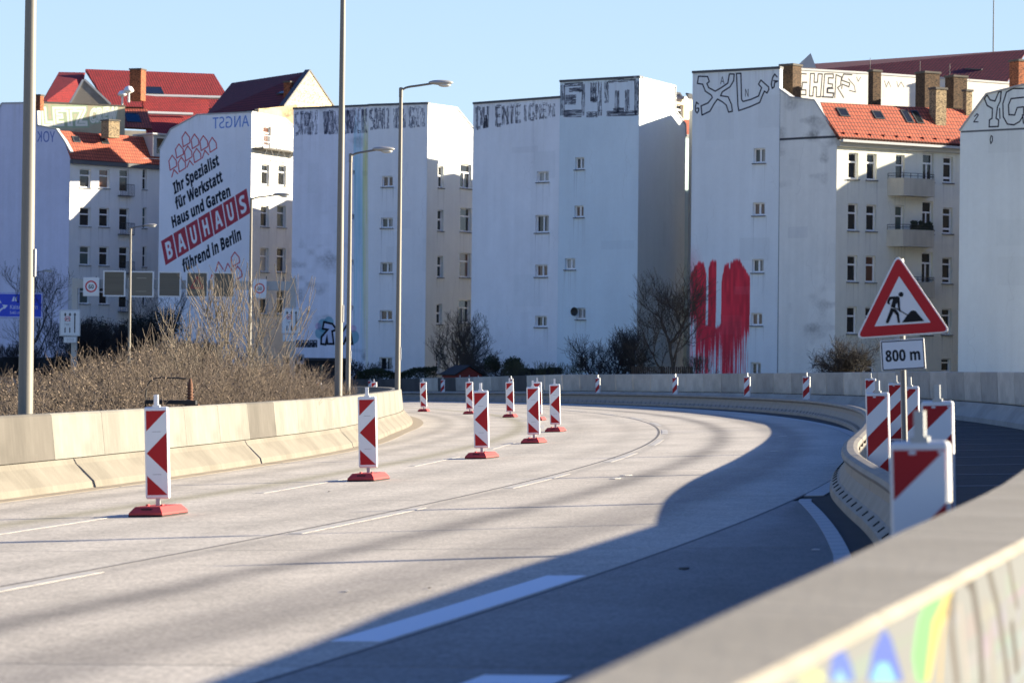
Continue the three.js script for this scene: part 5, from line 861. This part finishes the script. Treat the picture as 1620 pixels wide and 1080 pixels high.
// ---------------------------------------------------------------- vegetation
class Twigs {                      // tapered prisms
  constructor(sides = 5) { this.s = sides; this.p = []; this.n = []; this.i = []; }
  seg(a, b, r0, r1) {
    const d = b.clone().sub(a).normalize(), u = Math.abs(d.y) < .9 ? V(0, 1, 0) : V(1, 0, 0), x = d.clone().cross(u).normalize(), y = d.clone().cross(x), k = this.p.length / 3, s = this.s;
    for (const [q, r] of [[a, r0], [b, r1]]) for (let i = 0; i < s; i++) { const t = i / s * 6.2832, c = Math.cos(t), e = Math.sin(t), nx = x.x * c + y.x * e, ny = x.y * c + y.y * e, nz = x.z * c + y.z * e; this.p.push(q.x + nx * r, q.y + ny * r, q.z + nz * r); this.n.push(nx, ny, nz); }
    for (let i = 0; i < s; i++) { const j = (i + 1) % s; this.i.push(k + i, k + j, k + s + i, k + j, k + s + j, k + s + i); }
  }
  geo() { const g = new THREE.BufferGeometry(); g.setAttribute('position', new THREE.Float32BufferAttribute(this.p, 3)); g.setAttribute('normal', new THREE.Float32BufferAttribute(this.n, 3)); g.setIndex(this.i); return g; }
}
function grow(R, thick, thin, a, dir, len, rad, lv, o) {      // a limb wanders, then forks
  let p = a.clone(), d = dir.clone(); const n = o.n ?? 4, dst = lv >= o.thickLv ? thick : thin;
  for (let i = 0; i < n; i++) {
    const mn = o.min ?? .009, r0 = Math.max(mn, rad * (1 - .45 * i / n)), r1 = Math.max(mn * .8, rad * (1 - .45 * (i + 1) / n));
    d.add(V((R() - .5), (R() - .5) * .7 + o.up, (R() - .5)).multiplyScalar(o.wander)).normalize();
    const q = p.clone().addScaledVector(d, len / n); dst.seg(p, q, r0, r1); p = q;
    if (lv > 0 && i >= 1) { const k = o.side ?? 1.2; for (let j = 0; j < k; j++) if (R() < (k - j)) { const s = V(R() - .5, (R() - .5) * .7 + .06, R() - .5).normalize(); grow(R, thick, thin, p, d.clone().addScaledVector(s, o.spread).normalize(), len * (.48 + R() * .25), r1 * .6, lv - 1, o); } }
  }
  if (lv > 0) for (let j = 0; j < 2; j++) grow(R, thick, thin, p, d.clone().addScaledVector(V(R() - .5, (R() - .5) * .6 + .05, R() - .5).normalize(), o.spread * .75).normalize(), len * .66, rad * .5, lv - 1, o);
}
function bareTree(name, label, px, d, h, seed, o, mat = M.bark, group) {
  const g0 = groundAt(px, d), t = thing(name, label, o.cat || 'tree', [g0[0], g0[1] - .3, g0[2]], group), R = rng(seed), thick = new Twigs(7), thin = new Twigs(3);
  const stems = o.stems || 1;
  for (let k = 0; k < stems; k++) { const b = V((R() - .5) * .5 * (stems - 1), 0, (R() - .5) * .4 * (stems - 1)); grow(R, thick, thin, b, V((R() - .5) * (o.lean || .2), 1, (R() - .5) * .2).normalize(), h * (o.first ?? .36), o.r * (1 - .3 * R()), o.lv, { thickLv: o.lv - 1, up: o.up ?? .25, wander: o.wander ?? .45, spread: o.spread ?? .8, side: o.side, n: o.n }); }
  part('trunk', thick.geo(), mat, t); part('crown', thin.geo(), o.twig || mat, t); return t;
}
bareTree('bare_tree', 'bare tree with wide crown before the lavender gable at the far left', 58, 238, 11.5, 11, { r: .22, lv: 4, side: 1.0, spread: 1.15, n: 5, wander: .5, min: .012, first: .42 }, M.barkDark);
bareTree('bare_tree', 'dark bare tree in front of the slanted advertisement, above the scrub', 272, 238, 9, 13, { r: .16, lv: 4, side: .9, spread: 1.05, n: 5, min: .012, first: .45 }, M.barkDark);
bareTree('bare_tree', 'dark twiggy tree against the side wall left of the wide stepped gable', 716, 214, 6.2, 14, { r: .10, lv: 4, stems: 2, side: .8, spread: 1.1, lean: .8, min: .012, n: 5, first: .45 }, M.barkDark);
bareTree('bare_tree', 'gnarled bare tree with drooping branches right of the small red shed', 775, 210, 4.2, 15, { r: .12, lv: 3, stems: 4, lean: 1.5, side: 1.1, spread: 1.4, wander: .9, up: .0, n: 7, min: .014, first: .5 }, M.bark);
bareTree('bare_tree', 'bare sinuous tree reaching up beside the corner of the stepped gable', 752, 213, 5.6, 25, { r: .11, lv: 3, stems: 2, side: .9, spread: 1.2, wander: .8, up: .15, n: 7, min: .014, first: .5 }, M.bark);
bareTree('fruit_tree', 'dark spreading fruit tree with knobbly branches below the satellite dish', 972, 190, 4.6, 16, { r: .13, lv: 3, stems: 5, lean: 1.5, side: 1.1, spread: 1.25, wander: .75, up: .14, n: 7, min: .017, first: .5 }, M.barkDark);
bareTree('bare_tree', 'tall airy bare tree in front of the shaded side wall left of the red paint', 1066, 186, 6.6, 17, { r: .15, lv: 4, side: .95, spread: 1.05, wander: .4, min: .011, n: 6, first: .55 }, M.bark);
bareTree('bare_tree', 'low round bare tree at the foot of the beige gable', 1350, 178, 3.6, 18, { r: .10, lv: 3, stems: 5, side: 1.1, spread: 1.3, wander: .7, up: .06, lean: 1.5, min: .013, n: 7, first: .5 }, M.barkDark);
bareTree('sprout', 'thin leafless sprouts before the grey half of the split gable', 655, 214, 3.0, 19, { r: .04, lv: 2, stems: 5, lean: 1.0, side: .8, spread: .8, cat: 'shrub' }, M.bark);
bareTree('shrub', 'loose olive shrub left of the lowest window of the stepped gable', 885, 200, 3.2, 20, { r: .03, lv: 3, stems: 14, lean: 1.4, side: .9, spread: .7, cat: 'shrub' }, std(COL(.06, .062, .03), .95));
bareTree('shrub', 'bare shrub beside the foot of the lower lamp post', 585, 215, 3.6, 22, { r: .04, lv: 3, stems: 8, lean: 1.2, side: .9, spread: .8, cat: 'shrub' }, M.barkDark);
bareTree('shrub', 'bare twigs rising behind the wall left of the dark shrub row', 838, 203, 2.8, 24, { r: .03, lv: 3, stems: 9, lean: 1.5, side: .9, spread: .9, cat: 'shrub' }, M.barkDark);
bareTree('shrub', 'fine bare twigs in front of the red paint strokes', 1101, 184, 3.4, 26, { r: .025, lv: 3, stems: 5, lean: .8, side: .8, spread: .8, cat: 'shrub' }, M.bark);
// evergreen shrubs and hedges: many leaf-sized faces through the volume
function leafy(name, label, category, px, d, w, h, dep, n, seed, mat, o = {}) {
  const g0 = groundAt(px, d), t = thing(name, label, category, [g0[0], g0[1] - .3, g0[2]]), R = rng(seed), pos = [], idx = [];
  const lobes = []; for (let i = 0; i < (o.lobes ?? 12); i++) lobes.push([(R() - .5) * w, h * (.25 + .6 * R()), (R() - .5) * dep, (.25 + .35 * R()) * Math.min(w, h) * .6]);
  for (let i = 0; i < n; i++) {
    const L = lobes[R() * lobes.length | 0], a = R() * 6.283, c = 2 * R() - 1, rr = L[3] * Math.pow(R(), .4), s = Math.sqrt(1 - c * c); let x = L[0] + Math.cos(a) * s * rr, y = L[1] + c * rr, z = L[2] + Math.sin(a) * s * rr;
    if (o.box) { x = (R() - .5) * w; y = h * (1 - .3 * R() * R()) * (.75 + .25 * noise(x * .7 + 9, 3, seed)) * (R() < .5 ? 1 : R()); z = (R() - .5) * dep; }
    if (o.cone) { const yy = R(), r = w / 2 * (1 - yy) * (.75 + .4 * noise(yy * 9, a, seed)); x = Math.cos(a) * r; z = Math.sin(a) * r; y = h * yy; }
    if (y < 0) y = R() * .4; const q = (o.leaf ?? .13) * (.6 + R() * .8), e = V(R() - .5, R() - .5, R() - .5).normalize(), f = V(R() - .5, R() - .5, R() - .5).cross(e).normalize(), k = pos.length / 3;
    pos.push(x, y, z, x + e.x * q, y + e.y * q, z + e.z * q, x + e.x * q * .5 + f.x * q * .5, y + e.y * q * .5 + f.y * q * .5, z + e.z * q * .5 + f.z * q * .5); idx.push(k, k + 1, k + 2);
  }
  const g = new THREE.BufferGeometry(); g.setAttribute('position', new THREE.Float32BufferAttribute(pos, 3)); g.setIndex(idx); g.computeVertexNormals(); part('crown', g, mat, t);
  const tw = new Twigs(4); for (let i = 0; i < 9; i++) { const x = (R() - .5) * w * .8; tw.seg(V(x * .5, 0, 0), V(x, h * .8 * R(), (R() - .5) * dep), .05, .02); } part('stem', tw.geo(), M.barkDark, t); return t;
}
const ever = std(COL(.016, .022, .018), .95), green = std(COL(.03, .042, .018), .9);
leafy('dark_shrub', 'dark dense shrub left below the white lane sign', 'shrub', 78, 226, 3.4, 4.4, 2.5, 12000, 31, ever);
leafy('dark_shrub', 'tall dark shrub mass between lane sign and thin lamp post', 'shrub', 165, 228, 5.6, 6.6, 3, 22000, 32, ever);
leafy('dark_shrub', 'dark shrub behind the thin lamp post, under the matrix panels', 'shrub', 232, 226, 4.2, 7.4, 3, 18000, 33, ever);
leafy('dark_shrub', 'low dark shrub at the foot of the slanted advertisement', 'shrub', 300, 226, 4.5, 4.4, 3, 14000, 34, ever);
leafy('dark_shrub', 'dark evergreen shrub between the tall lamp posts', 'shrub', 565, 218, 2.4, 3.0, 2, 8000, 35, ever);
leafy('conifer', 'small dark green rounded conifer right of the red shed', 'conifer', 795, 208, 1.9, 3.1, 1.9, 9000, 36, green, { lobes: 7 });
leafy('hedge', 'low dark green hedge behind the wall below the split gable', 'hedge', 628, 212, 5.6, 2.5, 1, 9000, 37, green, { box: true });
leafy('hedge', 'low dark hedge strip behind the wall below the stepped gable', 'hedge', 850, 205, 3.4, 2.3, 1, 6000, 38, ever, { box: true });
// twigs standing in the dark shrub belt
for (const [px, d, h, s, l] of [[120, 222, 7.5, 41, 'bare dark saplings behind the left lane sign'], [200, 224, 7.0, 42, 'bare dark saplings right of the thin lamp post'], [318, 222, 5.6, 43, 'bare dark saplings under the advertisement houses'], [30, 222, 5.5, 44, 'bare dark saplings under the blue sign']]) bareTree('bare_saplings', l, px, d, h, s, { r: .06, lv: 4, stems: 7, lean: 1.0, side: 1.0, spread: .7, cat: 'saplings' }, M.barkDark);
// young sunlit saplings behind the left barrier
{
  const R = rng(55), list = [[262, 74, 2.7], [292, 80, 3.5], [312, 72, 3.0], [334, 86, 4.3], [354, 76, 3.9], [371, 90, 5.0], [388, 80, 4.5], [425, 88, 4.5], [236, 86, 2.7]];
  for (const [px, d, h] of list) bareTree('sapling', 'slender leafless sapling in the sunlit scrub behind the beige barrier', px + R() * 6, d, h * .76, 100 + px, { r: .026 + .008 * R(), lv: 2, stems: 2, lean: .4, first: .72, n: 8, side: .6, spread: .62, wander: .22, up: .3, min: .0048, cat: 'sapling' }, M.twigTan, 'saplings behind the beige barrier');
}
// brown undergrowth, nobody could count it
{
  const R = rng(66), tw = new Twigs(3), lf = { p: [], i: [], c: [] };
  const hgt = px => px < 90 ? 1.75 : px < 200 ? 1.9 + (px - 90) * .004 : px < 330 ? 2.35 : px < 480 ? 2.0 : 1.3;
  let made = 0, guard = 0;
  while (made < 5200 && guard++ < 60000) {
    const px = -30 + R() * 575, d = 46 + Math.pow(R(), .8) * 78, g = groundAt(px, d), r = Math.hypot(g[0] - CX, g[2] - CZ); if (r > 277.2 || r < 266) continue; made++;
    const h = hgt(px) * (.45 + .6 * R()) * (px < 250 ? .95 : 1), p = V(g[0], g[1] - .1, g[2]); let q = p.clone(), dir = V((R() - .5) * .9, 1, (R() - .5) * .6).normalize(); const n = 4, rad = .006 + R() * .008;
    for (let i = 0; i < n; i++) { dir.add(V((R() - .5) * .6, .1 - .12 * i * R(), (R() - .5) * .5)).normalize(); const s = q.clone().addScaledVector(dir, h / n); tw.seg(q, s, rad * (1 - i * .17), rad * (1 - (i + 1) * .17)); q = s;
      for (let j = 0; j < 3; j++) { const e = dir.clone().add(V((R() - .5) * 2, R() * .6 - .1, (R() - .5) * 2)).normalize(), b = q.clone().addScaledVector(e, .18 + R() * .35); tw.seg(q, b, rad * .5, rad * .25);
        const leafN = px < 260 ? 3 : 1; for (let m = 0; m < leafN; m++) if (R() < .8) { const c = b.clone().lerp(q, R()), z = .016 + R() * .022, u = V(R() - .5, R() - .5, R() - .5).normalize(), v = V(R() - .5, R() - .5, R() - .5).cross(u).normalize(), k = lf.p.length / 3; for (const [a1, b1] of [[0, 0], [1, .5], [1.6, 0], [.8, -.5]]) lf.p.push(c.x + (u.x * a1 + v.x * b1) * z, c.y + (u.y * a1 + v.y * b1) * z, c.z + (u.z * a1 + v.z * b1) * z); lf.i.push(k, k + 1, k + 2, k, k + 2, k + 3); } } }
  }
  const t = thing('undergrowth', 'tangled brown winter scrub filling the verge behind the beige barrier', 'undergrowth'); t.userData.kind = 'stuff';
  part('twigs', tw.geo(), M.twigGrey, t); const g = new THREE.BufferGeometry(); g.setAttribute('position', new THREE.Float32BufferAttribute(lf.p, 3)); g.setIndex(lf.i); g.computeVertexNormals(); part('leaves', g, std(COL(.17, .128, .092), .95), t);
}
// ---------------------------------------------------------------- small buildings and fences behind the wall
{
  const s = 208 / F, p = groundAt(742, 208), o = thing('garden_shed', 'small red garden shed with dark pitched roof behind the wall', 'shed', [p[0], p[1] - .3, p[2]]), red = std(COL(.22, .04, .03), .9);
  const wl = new THREE.Shape(); wl.moveTo(-1.3, 0); wl.lineTo(1.3, 0); wl.lineTo(1.3, 2.1); wl.lineTo(0, 2.75); wl.lineTo(-1.3, 2.1); wl.closePath(); part('wall', new THREE.ExtrudeGeometry(wl, { depth: 2.6, bevelEnabled: false }).translate(0, 0, -2.6), red, o);
  for (const k of [-1, 1]) part('roof', box(1.75, .09, 3.0).rotateZ(-k * .46).translate(k * .74, 2.5, -1.3), std(COL(.03, .03, .032), .9), o); for (const x of [-.9, 0, .9]) part('batten', box(.07, 2.0, .04, x, 1.1, .03), M.white, o); o.rotation.y = .5; o.scale.set(.8, .86, .8);
}
{
  const p = groundAt(500, 226), o = thing('garage', 'low dark garage building left of the tall lamp post', 'garage', [p[0], p[1] - .3, p[2]]), dark = std(COL(.018, .02, .024), .9);
  part('wall', box(4.6, 3.1, 4, 0, 1.55, -2), dark, o); part('roof', box(5.0, .22, 4.4, 0, 3.22, -2), std(COL(.04, .045, .05), .9), o); part('door', box(2.2, 2.2, .06, .6, 1.1, .035), std(COL(.03, .034, .04), .7), o);
  const q = at(475, 568, 222), sg = thing('notice_sign', 'small pale notice sign on a post before the dark garage', 'sign', [q.x, p[1] - .3, q.z]); const hy = q.y - p[1] + .3; part('plate', box(.55, .75, .05, 0, hy, 0), std(COL(.30, .30, .32), .6), sg); part('post', new THREE.CylinderGeometry(.035, .035, hy, 8).translate(0, hy / 2, -.05), M.galv, sg); part('print', box(.3, .3, .012, 0, hy + .05, .032), M.black, sg);
  const c = thing('bollard', 'green bollard standing before the dark garage', 'bollard', groundAt(509, 221)); part('post', new THREE.CylinderGeometry(.09, .09, 2.4, 12).translate(0, 1.2, 0), std(COL(.05, .09, .06), .7), c); part('cap', new THREE.SphereGeometry(.09, 12, 6).translate(0, 2.4, 0), std(COL(.05, .09, .06), .7), c);
}
{
  const a = at(1000, 590, 184), b = at(1096, 590, 180), o = thing('picket_fence', 'dark wooden picket fence below the tall airy tree', 'fence', [a.x, yRoad(a.x) - .3, a.z]), L = Math.hypot(b.x - a.x, b.z - a.z), wood = std(COL(.05, .04, .032), .95); o.rotation.y = Math.atan2(-(b.z - a.z), b.x - a.x);
  for (let i = 0; i * .17 < L; i++) part('picket', box(.09, 2.15, .03, i * .17, 1.08 + .05 * hash(i, 1, 3), 0), wood, o); for (const y of [.6, 1.7]) part('rail', box(L, .08, .05, L / 2, y, -.045), wood, o); for (let i = 0; i < 3; i++) part('post', box(.11, 2.2, .11, L * (i + .02) / 2.1, 1.1, -.13), wood, o);
}
{ // pale sheds at the far left behind the scrub
  const p = groundAt(8, 246), o = thing('market_hut', 'row of pale huts with dark lean-to roof at the foot of the lavender gable', 'hut', [p[0], p[1] - .3, p[2]]);
  part('wall', box(6.5, 2.3, 2.4, 0, 1.15, -1.2), std(COL(.42, .43, .48), .9), o); part('roof', box(7.2, 1.7, 3.0, 0, 3.15, -1.3), std(COL(.035, .045, .05), .9), o); for (const x of [-1.6, -.2, 1.2, 2.1]) part('door', box(.35, 1.9, .05, x, .95, .03), std(COL(.03, .03, .035), .8), o);
}
renderer.render(scene, camera);
